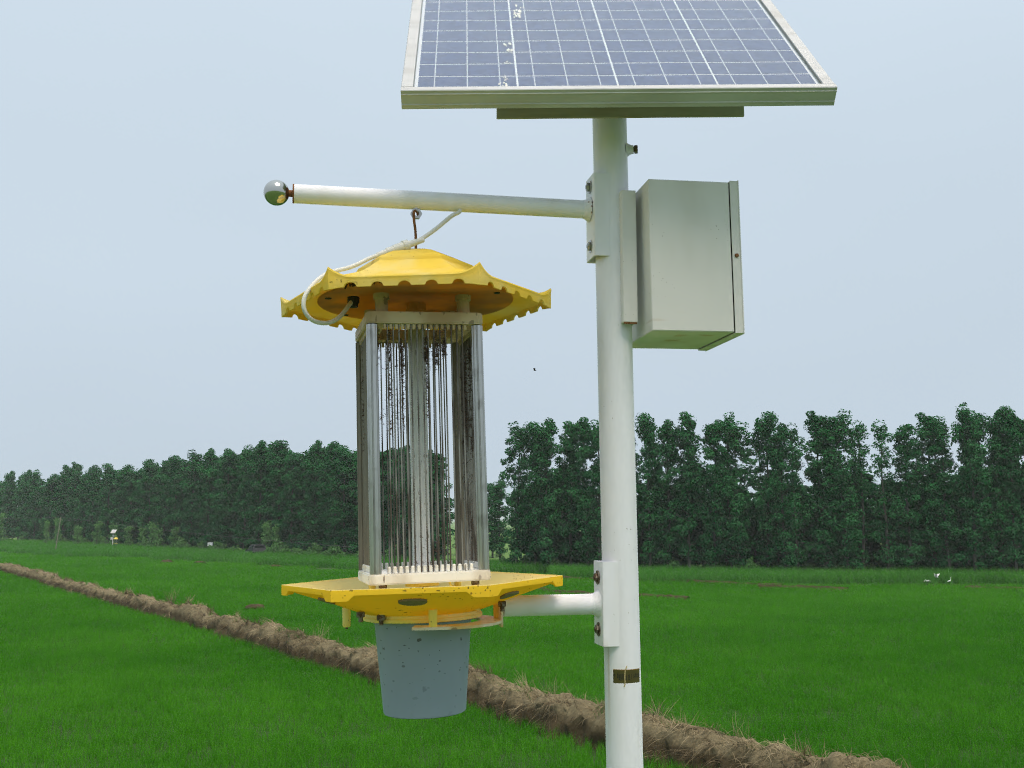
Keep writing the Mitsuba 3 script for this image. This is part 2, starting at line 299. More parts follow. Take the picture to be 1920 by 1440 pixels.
obj(join(ring, hole, cyl(en + U * .007, en + U * .0115, .0045, 12)), 'bright_steel', 'eye_nut', arm, smooth=30)
b0, b1 = at(pole_x(-.133), 1.70, -0.1330) + D * 0.036, at(-0.0135, 1.6665, -0.1342)
arm2 = obj(tube(np.linspace(b0, b1, 8), 0.0163, 36), 'white_paint', 'lower_arm', pole, smooth=40)
obj(place(weld(b0, .0163), frame(b0 + D * .0015, np.cross(U, D), U, D)), 'white_paint', 'weld', arm2, smooth=50)
hc = at(-0.1395, 1.650, -0.1570)
aa = np.radians(np.linspace(-92, 62, 40)); ro = .125 - .012 * np.clip((np.degrees(aa) - 20) / 42, 0, 1); ri = .090
v = []
for z in (0, .004):
    v += [(ri * math.cos(a), ri * math.sin(a), z) for a in aa] + [(r * math.cos(a), r * math.sin(a), z) for a, r in zip(aa, ro)]
n = len(aa); v = np.array(v) ; q = []
for k in range(n - 1):
    q += [(k, k + n, k + n + 1, k + 1)][::1]; q += [(2 * n + k, 2 * n + k + 1, 3 * n + k + 1, 3 * n + k)]
    q += [(k, k + 1, 2 * n + k + 1, 2 * n + k), (n + k, 3 * n + k, 3 * n + k + 1, n + k + 1)]
q += [(0, 2 * n, 3 * n, n), (n - 1, 2 * n - 1, 4 * n - 1, 3 * n - 1)]
pr('yellowed_paint', proc(lambda p, n, uv: mix(mix(c3(0.74, 0.66, 0.50), c3(0.66, 0.46, 0.16), smoothstep(0.4, 0.65, fbm(p.x * 30, p.y * 30, p.z * 30, 3))), c3(0.2, 0.12, 0.06), 0.7 * smoothstep(0.76, 0.84, noise(p.x * 160, p.y * 160, p.z * 160)))), 0.45)
hp = obj(place(quads(v, q), mat(*hc)), 'yellowed_paint', 'holder_plate', arm2, label='yellowed curved holder plate under the trap')
obj(place(box(.004, .034, .036), mat(*(b1 + np.array([-.004, -.012, -.012])), rz=.12)), 'yellowed_paint', 'holder_tab', arm2)
# stub bolt on the right, sticker
sn = at(pole_x(.6215), 1.70, .6215); sd = np.array([0.985, -0.17, 0])
obj(place(lathe([(.013, .0275), (.010, .031), (.0075, .036), (.0072, .0395), (0.0001, .0395)], 24), frame(sn, np.cross(U, sd), U, sd)), 'white_paint', 'boss', pole, smooth=40)
obj(join(cyl(sn + sd * .037, sn + sd * .0405, .0046, 14), cyl(sn + sd * .0405, sn + sd * .0465, .0072, 6, .0008)), 'bolt_steel', 'set_screw', pole, smooth=30)
def wrap(a0, a1, z0, z1, r, k=14, skew=0.0):
    v, a = [], np.radians(np.linspace(a0, a1, k))
    for z in (z0, z1):
        for t, b in zip(np.linspace(0, 1, k), a): v.append((r * math.sin(b), -r * math.cos(b), z + skew * t))
    return quads(np.array(v), [(i, i + 1, k + i + 1, k + i) for i in range(k - 1)])
sp = mat(*at(pole_x(-.2428), 1.70, -.2428))
stk = obj(place(join(wrap(-36, 59, -.0103, .0103, .0294, 16, .0004)), sp), 'sticker', 'sticker', pole, smooth=True, label='small dark olive sticker with worn black marks')
obj(place(wrap(-36, 59, .0098, .0108, .0295, 16, .0004), sp), 'sticker_edge', 'edge', stk, smooth=True)
r2 = np.random.default_rng(5); marks = []
for k, (a, w, h, zc) in enumerate([(-30, 4, .004, .002), (-21, 4, .007, .001), (-16, 3.5, .009, -.001), (-11, 4, .010, -.001), (-5, 3, .009, 0), (4, 5, .007, -.002), (14, 5, .008, -.001), (23, 2.5, .006, 0), (31, 4.5, .006, .0005), (37.5, 4.5, .006, .0008), (44, 4.5, .006, .0008), (51, 4, .006, .0012)]):
    marks.append(wrap(a - w / 2, a + w / 2, zc + h / 2 - .0016, zc + h / 2, .0296, 3)); marks.append(wrap(a - w / 2, a + w / 2, zc - h / 2, zc - h / 2 + .0016, .0296, 3))
    marks.append(wrap(a - w / 2, a - w / 2 + 1.6, zc - h / 2 + .0016, zc + h / 2 - .0016, .0296, 2)); marks.append(wrap(a + w / 2 - 1.6, a + w / 2, zc - h / 2 + .0016, zc + h / 2 - .0016, .0296, 2))
    if k in (2, 3, 4, 6): marks.append(wrap(a - w / 2 + 1.6, a + w / 2 - 1.6, zc - .0007, zc + .0009, .0296, 2))
obj(place(join(marks), sp), 'sticker_ink', 'mark', stk, smooth=True)
st = [(-.001, -.0298, -.0155), (.0005, -.0302, -.010), (.0002, -.0305, 0), (.0012, -.0302, .009), (.0040, -.0296, .0165)]
obj(place(tube(spline(st, 4), [.0009] * 16 + [.0004], 6), sp), 'straw_single', 'straw', stk)

# ------------------------------------------------------------------ solar panel
E3 = np.array([0.99930, 0.03052, 0.02144]); SL = np.array([-0.03680, 0.71299, 0.70021]); NM = np.cross(E3, SL)
PO = at(-0.1689, 1.5059, 0.6461); PW, PL, PT = 0.67, 1.03, 0.030
PM = frame(PO, E3, SL, NM)                                   # x across, y up the slope, z out of the glass
panel = thing('solar_panel', 'blue gridded solar panel in a silver frame tilted on top of the white pole', 'solar panel')
def bar(length, w, t, ridges):
    """A frame bar along x with an outer face at y=0, two low ridges along that face."""
    sec = [(0, -t), (0, -t * .82), (-.0012, -t * .80), (-.0012, -t * .76), (0, -t * .74), (0, -t * .27), (-.0012, -t * .25), (-.0012, -t * .21), (0, -t * .19), (0, -.0012), (.0012, 0), (w, 0), (w, -.0025), (.004, -.0025), (.004, -t + .002), (w, -t + .002), (w, -t)]
    m = trimesh.creation.extrude_polygon(__import__('shapely').Polygon(sec), length, engine='earcut')
    return place(m, frame((0, 0, 0), (0, 1, 0), (0, 0, 1), (1, 0, 0)))
LW = .013
for o, ang, ln, nm in (((0, 0, 0), 0, PW, 'lower'), ((PW, .0005, 0), 90, PL - .001, 'right'), ((PW, PL, 0), 180, PW, 'upper'), ((0, PL - .0005, 0), 270, PL - .001, 'left')):
    m = place(bar(ln, LW if ang in (0, 180) else .018, PT, True), mat(*o, rz=math.radians(ang)))
    if ang in (90, 270): m = place(bar(ln - 2 * LW - .001, .018, PT, True), mat(o[0], o[1] + (LW if ang == 90 else -LW), 0, rz=math.radians(ang)))
    obj(place(m, PM), 'steel_dirty' if False else 'panel_frame', 'frame_bar', panel)
obj(place(box(PW - .038, PL - .028, .004, (PW / 2, PL / 2, -.0095), .0005), PM), 'backsheet', 'backsheet', panel)
x0, cw, gap, rh, rows = .0245, .1532, .0030, .0545, 18
y0 = .0185
for r in range(rows):
    for c in range(4):
        cx, cy = x0 + c * (cw + gap) + cw / 2, y0 + r * rh + rh / 2
        obj(place(box(cw, rh - .0038, .0006, (cx, cy, -.0071), .0002), PM), 'cell', 'cell', panel)
for c in range(4):
    for k in (1, 3, 5):
        bx = x0 + c * (cw + gap) + cw * k / 6
        obj(place(box(.0015, rows * rh - .002, .0004, (bx, y0 + rows * rh / 2, -.0065), .0001), PM), 'busbar', 'busbar', panel)
gl = quads(np.array([(.003, .003, -.0035), (PW - .003, .003, -.0035), (PW - .003, PL - .003, -.0035), (.003, PL - .003, -.0035)]), [(0, 1, 2, 3)])
obj(place(gl, PM), 'pane_glass', 'glass', panel)
def splat(x, y, w, h, seed):
    r = np.random.default_rng(seed); out = []
    for k in range(14):
        a = r.uniform(0, 6.28); q = r.uniform(0, 1) ** .6; s = (.2 + .5 * r.uniform()) * (1 - .6 * q)
        ang = np.arange(9) * 2 * np.pi / 9; rad = (.7 + .5 * r.uniform(size=9)) * s
        v = np.stack([x + w * (q * math.cos(a) + .5 * rad * np.cos(ang)), y + h * (q * math.sin(a) + .5 * rad * np.sin(ang)), 0 * ang - .0031], 1)
        top = np.vstack([v, [[v[:, 0].mean(), v[:, 1].mean(), -.0024]]])
        out.append(vf(top, [(i, (i + 1) % 9, 9) for i in range(9)]))
    return join(out)
for s, (x, y, w, h) in enumerate([(.157, .026, .010, .020), (.170, .190, .011, .030), (.194, .385, .014, .046), (.166, .125, .006, .012), (.160, .055, .005, .018)]):
    obj(place(splat(x, y, w, h, 40 + s), PM), 'dropping', 'dropping', panel)
# steel bracket between panel and pole
bl = .409
br = join(place(box(bl, .0035, .085, (0.335 + .009, .105, -.030 - .045), .001), PM), place(box(bl, .05, .0035, (0.335 + .009, .132, -.0325), .001), PM))
bo = at(0.1790, 1.640, 0.7030)
beam = join(box(bl, .004, .086, (0, 0, -.004), .001), box(bl, .05, .004, (0, .027, .037), .001))
beam = place(beam, frame(bo, E3, np.cross(U, E3) / np.linalg.norm(np.cross(U, E3)), U))
bk = obj(beam, 'steel_dirty', 'mounting_beam', panel, label='dull steel beam under the panel')
for dx, dz in ((-.055, .006), (-.003, -.012), (.073, -.016)):
    obj(hexbolt(bo + E3 * dx + U * dz + np.array([0, -.002, 0]), (0, -1, 0), .004, .004, .006), 'bolt_steel', 'bolt', bk, smooth=30)
for y in (.30, .72):
    obj(place(box(.5, .035, .03, (PW / 2, y, -PT - .0155), .001), PM), 'steel_dirty', 'rail', panel)
obj(join(box(.06, .09, .004, at(.168, 1.70, .702), .001), place(box(.05, .20, .004, (.335, .20, -PT - .034), .001), PM)), 'steel_dirty', 'pole_cap', panel)

# ------------------------------------------------------------------ control box
BO, BY, bw, bd, bh = at(0.2236, 1.630, 0.2990), 0.165, 0.1520, 0.1743, 0.2500
BM = mat(*BO, rz=BY, ry=-.012)
cb = thing('control_box', 'pale grey metal box fixed to the right side of the white pole', 'box')
dw = .0135
obj(place(box(bw - dw - .0012, bd, bh, ((bw - dw - .0012) / 2, bd / 2, bh / 2), .0014), BM), 'box_paint', 'body', cb)
door = join(box(dw, .0016, bh + .004, (bw - dw / 2, -.0008, bh / 2), .0004), box(dw, .0016, bh + .004, (bw - dw / 2, bd + .0022, bh / 2), .0004), box(.0016, bd + .006, bh + .006, (bw + .0006, bd / 2, bh / 2), .0005),
            box(dw, bd + .002, .0016, (bw - dw / 2, bd / 2, -.0012), .0004), box(dw, bd + .002, .0016, (bw - dw / 2, bd / 2, bh + .0012), .0004))
dk = obj(place(door, BM), 'box_paint', 'door', cb)
obj(place(join(cyl((bw - dw / 2, -.0016, bh * .505), (bw - dw / 2, -.0042, bh * .505), .0034, 16, .0006)), BM), 'rust', 'screw', dk, smooth=30, label='rusty screw on the edge of the box door')
rail = join(box(.0235, .003, .221, (0, 0, 0), .001), box(.003, .06, .221, (.0108, .0302, 0), .001), box(.003, .03, .221, (-.0108, .0155, 0), .001))
obj(place(rail, mat(*at(0.1925, 1.661, 0.4290), rz=BY)), 'box_paint', 'mounting_rail', cb)
obj(place(box(.022, .0015, .003, (0, 0, -.112), .0005), mat(*at(0.1925, 1.661, 0.4290), rz=BY)), 'rust', 'rust_edge', cb)

# ------------------------------------------------------------------ insect trap
TILT = math.radians(-1.9)
TM = mat(*at(-0.1550, 1.650, 0.3470), ry=TILT)
tr = thing('insect_trap', 'yellow pagoda roofed insect killing lamp with wire cage hanging under the upper arm', 'insect trap')
R = 0.218
def hexr(a):                                            # unit hexagon, corners at 0, 60 ... degrees
    b = (np.asarray(a) + np.pi / 6) % (np.pi / 3) - np.pi / 6        # angle from the nearest corner direction
    b = (np.asarray(a)) % (np.pi / 3) - np.pi / 6
    return math.cos(math.pi / 6) / np.cos(b)
NS = 120
NA = 6 * NS
ang = np.arange(NA) * 2 * np.pi / NA
HX = np.stack([hexr(ang) * np.cos(ang), hexr(ang) * np.sin(ang)], 1)
side = (np.arange(NA) % NS) / NS
side_pos = 0.5 + 0.5 * np.tan((side - .5) * np.pi / 3) / math.tan(np.pi / 6)    # 0..1 along each side
dc = np.minimum(side_pos, 1 - side_pos) * R            # metres from the nearest corner along the rim
def rings(rows):
    """rows: list of (NA,3) rings -> mesh."""
    v = np.vstack(rows); k = len(rows); i, j = np.meshgrid(np.arange(k - 1), np.arange(NA), indexing='ij')
    return quads(v, np.stack([i * NA + j, (i + 1) * NA + j, (i + 1) * NA + (j + 1) % NA, i * NA + (j + 1) % NA], -1).reshape(-1, 4))
def ring3(r, z, sharp=1.0):
    rr = np.linalg.norm(HX, axis=1); dirn = HX / rr[:, None]
    f = (sharp * rr + (1 - sharp) * .95) * r
    return np.column_stack([dirn * f[:, None], np.broadcast_to(z, (NA,))])
up = lambda w: np.clip(1 - dc / w, 0, 1) ** 2
notch = np.zeros(NA)
for c in (.14, .32, .50, .68, .86):
    q = (side_pos - c) * R; notch = np.maximum(notch, np.sqrt(np.clip(.0092 ** 2 - q ** 2, 0, None)) * .9)
zb = -.0125 + notch * .82 - .003 * up(.03)
prof = [(r_, z_ + .003) for r_, z_ in [(.0006, .083), (.03, .081), (.06, .072), (.086, .060), (.0925, .0575), (.0950, .054), (.0965, .049), (.108, .042), (.135, .026), (.156, .0185), (.175, .0125), (.190, .008)]]
out_rows = [ring3(r, z, min(1, r / .05)) for r, z in prof]
for r, k, w in ((.200, .18, .030), (.208, .45, .034), (.214, .75, .036), (.2172, .95, .037), (.2185, 1.0, .037)):
    out_rows.append(ring3(r, (.011 - .008 * (r - .19) / .0285) + .0150 * k * up(w)))
out_rows.append(ring3(.2195, .001 + .0145 * up(.036)))
skirt = [ring3(.2185 - .001 * t, (1 - t) * (-.0005) + t * zb + .0145 * (1 - t) ** 2 * up(.036)) for t in np.linspace(.12, 1, 7)]
in_rows = [ring3(.2185 - .001 * t - .0032, (1 - t) * (-.001) + t * zb) for t in np.linspace(1, .1, 6)]
in_top = [ring3(max(r - .003, .0004), z - .0032, min(1, r / .05)) for r, z in prof[::-1]]
can = rings(out_rows + skirt + in_rows + [ring3(.205, .0030)] + in_top)
canopy = obj(place(can, TM), 'yellow_plastic', 'canopy', tr, smooth=11, label='yellow hexagonal pagoda roof with scalloped rim')
# underside disk with its fittings
disk = lathe([(.0001, -.0035), (.155, -.0035), (.157, -.002), (.157, 0), (.0001, 0)], 72); disk.apply_translation((0, 0, .0035))
ud = obj(place(disk, TM), 'disk_plastic', 'underside_disk', tr, smooth=30, label='brownish round plate inside the roof')
for a in (205, -25, 60, 150):
    q = np.array([.145 * math.cos(math.radians(a)), .145 * math.sin(math.radians(a)), 0.0])
    obj(place(cyl(q, q - np.array([0, 0, .0012]), .005, 14), TM), 'black_rubber', 'hole_plug', ud)
GY = math.radians(14)
GM = TM @ mat(rz=GY)
HS, PA = .0905, .0812
for sx in (-1, 1):
    for sy in (-1, 1):
        q = np.array([sx * .064, sy * .064, 0])
        obj(place(lathe([(.0125, 0), (.0125, -.008), (.0100, -.0085), (.0100, -.032)], 24), GM @ mat(*q)), 'beige_plastic', 'spacer', tr, smooth=30)
obj(place(lathe([(.016, 0), (.016, -.012), (.013, -.0125), (.013, -.032)], 24), GM), 'disk_plastic', 'lamp_holder', tr, smooth=30)
obj(place(join(lathe([(.0095, 0), (.0095, -.009), (.0075, -.0095), (.0070, -.016), (.0001, -.016)], 8)), TM @ mat(-.092, -.062, 0)), 'black_rubber', 'cable_gland', tr, smooth=20)
def rsquare(h, r, z0, z1, b=.002, inner=None):
    sh = __import__('shapely'); p = sh.box(-h, -h, h, h).buffer(-r).buffer(r, quad_segs=6)
    if inner: p = p.difference(sh.box(-inner, -inner, inner, inner).buffer(-r / 2).buffer(r / 2, quad_segs=4))
    lay = []
    m = trimesh.creation.extrude_polygon(p, z1 - z0 - 2 * b, engine='earcut'); m.apply_translation((0, 0, z0 + b)); lay.append(m)
    for za, zb_, bb in ((z0, z0 + b, b), (z1 - b, z1, b)):
        p2 = p.buffer(-bb * .6); k = trimesh.creation.extrude_polygon(p2, zb_ - za, engine='earcut'); k.apply_translation((0, 0, za)); lay.append(k)
    return join(lay)
upl = obj(place(rsquare(HS, .010, -.0500, -.0320, inner=.058), GM), 'beige_plastic', 'upper_plate', tr, label='dusty beige square plate holding the wires at the top')
ZL0, ZL1 = -.4400, -.4245
lpl = obj(place(rsquare(HS + .001, .012, ZL0, ZL1), GM), 'white_plastic', 'lower_plate', tr, label='white square plate holding the wires at the bottom')
NW = 15; wx = np.linspace(-.062, .062, NW)
pegs_u, pegs_l, wires = [], [], []
for k in range(4):
    QM = mat(rz=k * math.pi / 2)
    for x in wx:
        pegs_u.append(place(box(.0042, .0042, .0085, (x, -PA - .002, -.0540), .0008), QM))
        pegs_l.append(place(box(.0050, .0050, .0105, (x, -PA - .002, ZL1 + .005), .0012), QM))
    for i, x in enumerate(wx - .0044):
        if i == 0: continue
        wires.append((k, i, QM, x))
for m in pegs_u: obj(place(m, GM), 'beige_plastic', 'peg', upl)
for m in pegs_l: obj(place(m, GM), 'white_plastic', 'peg', lpl)
for k, i, QM, x in wires:
    j = (rng.uniform(size=3) - .5) * .0012
    obj(place(tube([(x + j[0], -PA - .0015, -.045), (x + j[1], -PA - .0015, -.24), (x + j[2], -PA - .0015, ZL1 - .002)], .00112 if k == 2 else .00125, 8), GM @ QM), 'dusty_metal' if k == 3 else 'wire_metal', 'wire', tr, smooth=60)
fl = np.arange(96) * 2 * np.pi / 96; frr = .0088 * (1 - .20 * np.clip(np.cos(fl * 7) * 3 - 1.6, 0, 1))
v = np.vstack([np.column_stack([frr * np.cos(fl), frr * np.sin(fl), np.full(96, z)]) for z in (-.0515, ZL1 + .0005)])
post = quads(v, [(i, (i + 1) % 96, 96 + (i + 1) % 96, 96 + i) for i in range(96)])
for sx in (-1, 1):
    for sy in (-1, 1): obj(place(post, GM @ mat(sx * PA, sy * PA, 0)), 'post_metal' if sy < 0 else 'dusty_metal', 'post', tr)
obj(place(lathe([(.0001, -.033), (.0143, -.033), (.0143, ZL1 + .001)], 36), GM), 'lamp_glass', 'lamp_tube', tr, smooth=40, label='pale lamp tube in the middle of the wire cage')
# dead insects caught on the wires
def bits(n, x, zt, zb, spread, seed, k, lumps=4):
    """Tangled fragments clinging to the wires of side k around x, from height zt down to zb, in a few lumps."""
    r = np.random.default_rng(seed); QM = mat(rz=k * math.pi / 2); out = []
    lz = r.uniform(zb, zt, lumps); lx = x + r.normal(size=lumps) * spread * .5
    for _ in range(n):
        q = r.integers(lumps); free = r.uniform() < .35
        c = np.array([(x if free else lx[q]) + r.normal() * spread * (.5 if free else .8), -PA - .0015 + r.normal() * .0025, r.uniform(zb, zt) if free else lz[q] + r.normal() * .009])
        d = r.normal(size=3); d /= np.linalg.norm(d); e = np.cross(d, r.normal(size=3)); e /= np.linalg.norm(e)
        L, w = r.uniform(.0012, .0050), r.uniform(.00025, .0007); h = np.cross(d, e) * w
        p = [c + d * L * t + e * L * .8 * (t * t - .3) for t in (-1, -.3, .4, 1)]
        v = np.array([p[0], p[1] + h, p[1] - h, p[1] + e * w, p[2] + h, p[2] - h, p[2] + e * w, p[3]])
        out.append(vf(v, [(0, 1, 2), (0, 2, 3), (0, 3, 1), (1, 4, 2), (2, 4, 5), (2, 5, 3), (3, 5, 6), (3, 6, 1), (1, 6, 4), (7, 5, 4), (7, 6, 5), (7, 4, 6)]))
    return place(join(out), QM)
def rim_bits(n, seed):
    r = np.random.default_rng(seed); out = []
    for _ in range(n):
        a = math.radians(r.choice([238, 243, 249, 252, 258, 263, 268]) + r.normal() * 1.6); q = .158 + abs(r.normal()) * .006
        m = box(r.uniform(.002, .009), r.uniform(.0008, .002), r.uniform(.001, .004), b=.0003); m.apply_transform(mat(q * math.cos(a), q * math.sin(a), .0025 + r.normal() * .0016, rz=a + 1.57 + r.normal() * .3, ry=r.normal() * .4)); out.append(m)
    return join(out)
ZX = lambda X: (X - 465) / 560 * .1624
ZZ = lambda Y: -.06 - (Y - 110) / 1230 * .36
deb = [bits(*a) for a in [(150, ZX(270), ZZ(140), ZZ(260), .0022, 1, 0, 3), (90, ZX(268), ZZ(260), ZZ(480), .0016, 2, 0, 4), (24, ZX(278), ZZ(580), ZZ(630), .002, 3, 0, 1), (220, ZX(340), ZZ(190), ZZ(330), .0020, 4, 0, 4), (110, ZX(340), ZZ(330), ZZ(600), .0012, 5, 0, 6),
       (260, ZX(468), ZZ(140), ZZ(290), .0026, 6, 0, 4), (90, ZX(468), ZZ(300), ZZ(590), .0016, 7, 0, 4), (230, ZX(525), ZZ(170), ZZ(290), .0034, 8, 0, 4), (150, ZX(560), ZZ(160), ZZ(240), .0030, 9, 0, 3), (40, ZX(218), ZZ(140), ZZ(260), .0015, 10, 0, 3), (16, ZX(222), ZZ(555), ZZ(580), .003, 11, 0, 1),
       (260, -.052, -.075, -.15, .0040, 12, 1, 6), (420, -.020, -.07, -.24, .0065, 13, 1, 9), (420, .015, -.07, -.26, .0070, 14, 1, 9), (200, .045, -.07, -.30, .0050, 15, 1, 8), (120, .0, -.26, -.42, .020, 16, 1, 8),
       (120, .03, -.07, -.20, .012, 17, 2, 6), (140, -.03, -.07, -.24, .010, 18, 3, 6), (60, .0, -.37, -.42, .03, 19, 0, 9)]]
labels[obj(place(rim_bits(70, 5), TM), 'debris', 'rim_debris', tr)] = {'label': 'black dirt caught inside the left front rim of the roof', 'kind': 'stuff'}
labels[obj(place(join(deb), GM), 'debris', 'insect_debris', tr)] = {'label': 'dark clots of dead insects stuck along the wires', 'kind': 'stuff'}
# funnel tray
rr_t = [(.0885, -.485), (.11, -.479), (.14, -.469), (.17, -.459), (.195, -.4505), (.207, -.4465), (.2165, -.4420), (.2185, -.4400)]
def ringc(r, z, t): return ring3(r, z, t)
top_rows = [ring3(.060, -.492, 0)] + [ring3(r * (1 if t > .5 else 1), z, t) for (r, z), t in zip(rr_t, (0, .2, .5, .8, 1, 1, 1, 1))]
tab = np.clip((.032 - dc) / .010, 0, 1)
lip = [ring3(.2195, -.4405), ring3(.2198, -.4440 - .003 * tab), ring3(.2195, -.4480 - .008 * tab), ring3(.2170, -.4484 - .0082 * tab), ring3(.2150, -.4475 - .006 * tab), ring3(.205, -.4495 - .001 * tab)]
low_rows = [ring3(r, z - .004, t) for (r, z), t in zip(rr_t[::-1], (1, 1, 1, 1, .8, .5, .2, 0)) if r < .2] + [ring3(.060, -.496, 0)]
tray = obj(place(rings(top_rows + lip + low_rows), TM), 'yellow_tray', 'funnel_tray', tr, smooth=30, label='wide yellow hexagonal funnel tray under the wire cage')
col = lathe([(.080, -.482), (.0885, -.485), (.0900, -.4862), (.0905, -.4915), (.0925, -.4925), (.0925, -.4970), (.0900, -.4980), (.079, -.4980)], 72)
obj(place(col, TM), 'yellow_solid', 'collar', tr, smooth=30)
def face_oval(sidek, w, h, r0, z0):
    a = math.radians(-90 + 60 * sidek); f = np.linspace(0, 2 * np.pi, 29)[:-1]
    inr, slope = .160, math.atan(.39)
    o = np.array([inr * math.cos(a), inr * math.sin(a), -.4588]); ex = np.array([-math.sin(a), math.cos(a), 0]); ey = np.array([math.cos(a) * math.cos(slope), math.sin(a) * math.cos(slope), math.sin(slope)])
    nz = -np.cross(ex, ey)
    v = [o + ex * w * math.cos(t) + ey * h * math.sin(t) * (.45 if math.sin(t) > 0 else 1) - U * .0004 for t in f]
    v2 = [p - U * .003 for p in v]
    m = len(f); vv = np.array(v + v2 + [np.mean(v2, axis=0)])
    return vf(vv, [(i, (i + 1) % m, m + i) for i in range(m)] + [((i + 1) % m, m + (i + 1) % m, m + i) for i in range(m)] + [(m + i, m + (i + 1) % m, 2 * m) for i in range(m)])
for k in range(6):
    obj(place(face_oval(k, .0205, .0165, 0, 0), TM), 'mesh_window', 'drain_mesh', tray)
def cone_z(r): return float(np.interp(r, [a for a, _ in rr_t], [b for _, b in rr_t]))
for k, a in enumerate((196, -78, 12, 104)):
    q = np.array([.118 * math.cos(math.radians(a)), .118 * math.sin(math.radians(a))])
    z0, z1 = cone_z(.118) - .004, (-.505 if k != 1 else -.5035)
    lug = obj(place(tube([(*q, z0 + .004), (*q, z1 + .002), (*q, z1)], [.0066, .0060, .0050], 18), TM), 'yellow_solid', 'lug', tray, smooth=30)
    if k == 0: obj(place(cyl((*q, z1), (*q, z1 - .003), .002, 8), TM), 'bolt_steel', 'screw_tip', lug)
for a, rad in ((-124, .098), (222, .115), (-22, .134), (18, .14), (140, .115)):
    q = np.array([rad * math.cos(math.radians(a)), rad * math.sin(math.radians(a))]); z0 = cone_z(rad) - .004
    obj(place(join(cyl((*q, z0 + .002), (*q, z0 - .006), .0068, 6, .0008), cyl((*q, z0 - .006), (*q, z0 - .013), .0034, 10)), TM), 'bolt_steel', 'nut', tray, smooth=30)
for sx, sy in ((-1, -1), (1, -1), (1, 1), (-1, 1)):
    q = GM[:3, :3] @ np.array([sx * .068, sy * .068, 0]); q = np.array([sx * .070 * math.cos(GY) - sy * .070 * math.sin(GY), sx * .070 * math.sin(GY) + sy * .070 * math.cos(GY)])
    zt = cone_z(np.linalg.norm(q))
    so = obj(place(cyl((*q, ZL0), (*q, zt - .002), .0058, 16), TM), 'yellow_solid', 'standoff', tr, smooth=30)
    obj(place(cyl((*q, ZL0), (*q, ZL0 - .007), .0062, 12), TM), 'bolt_steel', 'nut', so, smooth=30)
obj(place(lathe([(.0001, ZL0), (.0260, ZL0), (.0265, ZL0 - .003), (.0265, ZL0 - .009), (.0001, ZL0 - .009)], 36), GM), 'yellow_solid', 'lamp_base', tr, smooth=30)
obj(place(lathe([(.0001, ZL0 - .009), (.011, ZL0 - .009), (.011, ZL0 - .020), (.0001, ZL0 - .020)], 20), GM), 'black_rubber', 'wire_cap', tr, smooth=30)
obj(place(tube(spline([(.046, -.045, ZL0), (.047, -.046, ZL0 - .006), (.055, -.047, ZL0 - .012), (.058, -.047, ZL0 - .024)], 5), .0016, 8), TM), 'yellow_solid', 'inner_wire', tr, smooth=60)
# rusty hook from the eye nut down to the roof
hk = at(-0.1553, 1.637, 0)
hkp = spline([hk + (.0035, .004, .4900), hk + (0, .0, .4975), hk + (-.0035, -.005, .4930), hk + (-.0030, -.004, .480), hk + (-.001, .002, .462), hk + (-.0008, .008, .436)], 6)
obj(tube(hkp, .0021, 10), 'rust', 'hook', tr, smooth=60, label='rusty wire hook holding the trap')

# ------------------------------------------------------------------ bucket
bk_ = thing('collecting_bucket', 'blue grey plastic bucket with dirt specks hanging below the yellow tray', 'bucket')
bprof = [(.0001, -.6395), (.0600, -.6395), (.0625, -.6385), (.0635, -.6360), (.0752, -.4985), (.0737, -.4985), (.0620, -.634), (.0001, -.636)]
obj(place(lathe(bprof, 80), TM), 'bucket_plastic', 'body', bk_, smooth=30)
obj(place(lathe([(.0752, -.4985), (.0768, -.4990), (.0768, -.5025), (.0752, -.5030)], 80), TM), 'bucket_plastic', 'rim', bk_, smooth=30)

# ------------------------------------------------------------------ power cable
cab = thing('power_cable', 'grey white cable with a plug joint looping from the upper arm to the yellow roof', 'cable')
cp = [at(-.0845, 1.648, .502), at(-.0875, 1.644, .4965), at(-.0990, 1.640, .4890), at(-.1270, 1.630, .4620), at(-.1560, 1.617, .4390), at(-.1960, 1.600, .4200), at(-.2220, 1.587, .4060), at(-.2480, 1.570, .3880),
      at(-.2850, 1.545, .3690), at(-.3060, 1.522, .3370), at(-.3090, 1.517, .3120), at(-.2980, 1.527, .2960), at(-.2790, 1.545, .2950), at(-.2630, 1.562, .3080), at(-.2490, 1.582, .3350)]
cs = spline(cp, 8)
obj(tube(cs, .0034, 12), 'cable_white', 'cord', cab, smooth=60)
pa, pb = cp[4], cp[5]
pd = (pb - pa) / np.linalg.norm(pb - pa); Lp = np.linalg.norm(pb - pa)
ts = np.array([-.35, -.02, 0, .22, .23, .42, .43, .78, .79, 1.05, 1.06, 1.4]); rs = np.array([.0042, .0050, .0052, .0056, .0088, .0092, .0074, .0070, .0060, .0056, .0048, .0040])
obj(tube([pa + pd * Lp * t for t in ts], rs, 20), 'cable_white', 'plug_joint', cab, smooth=30)
for t in (.5, .58, .66, .84, .92, 1.0): obj(tube([pa + pd * Lp * (t - .015), pa + pd * Lp * (t + .015)], .0076 if t < .7 else .0063, 16), 'cable_white', 'rib', cab, smooth=30)

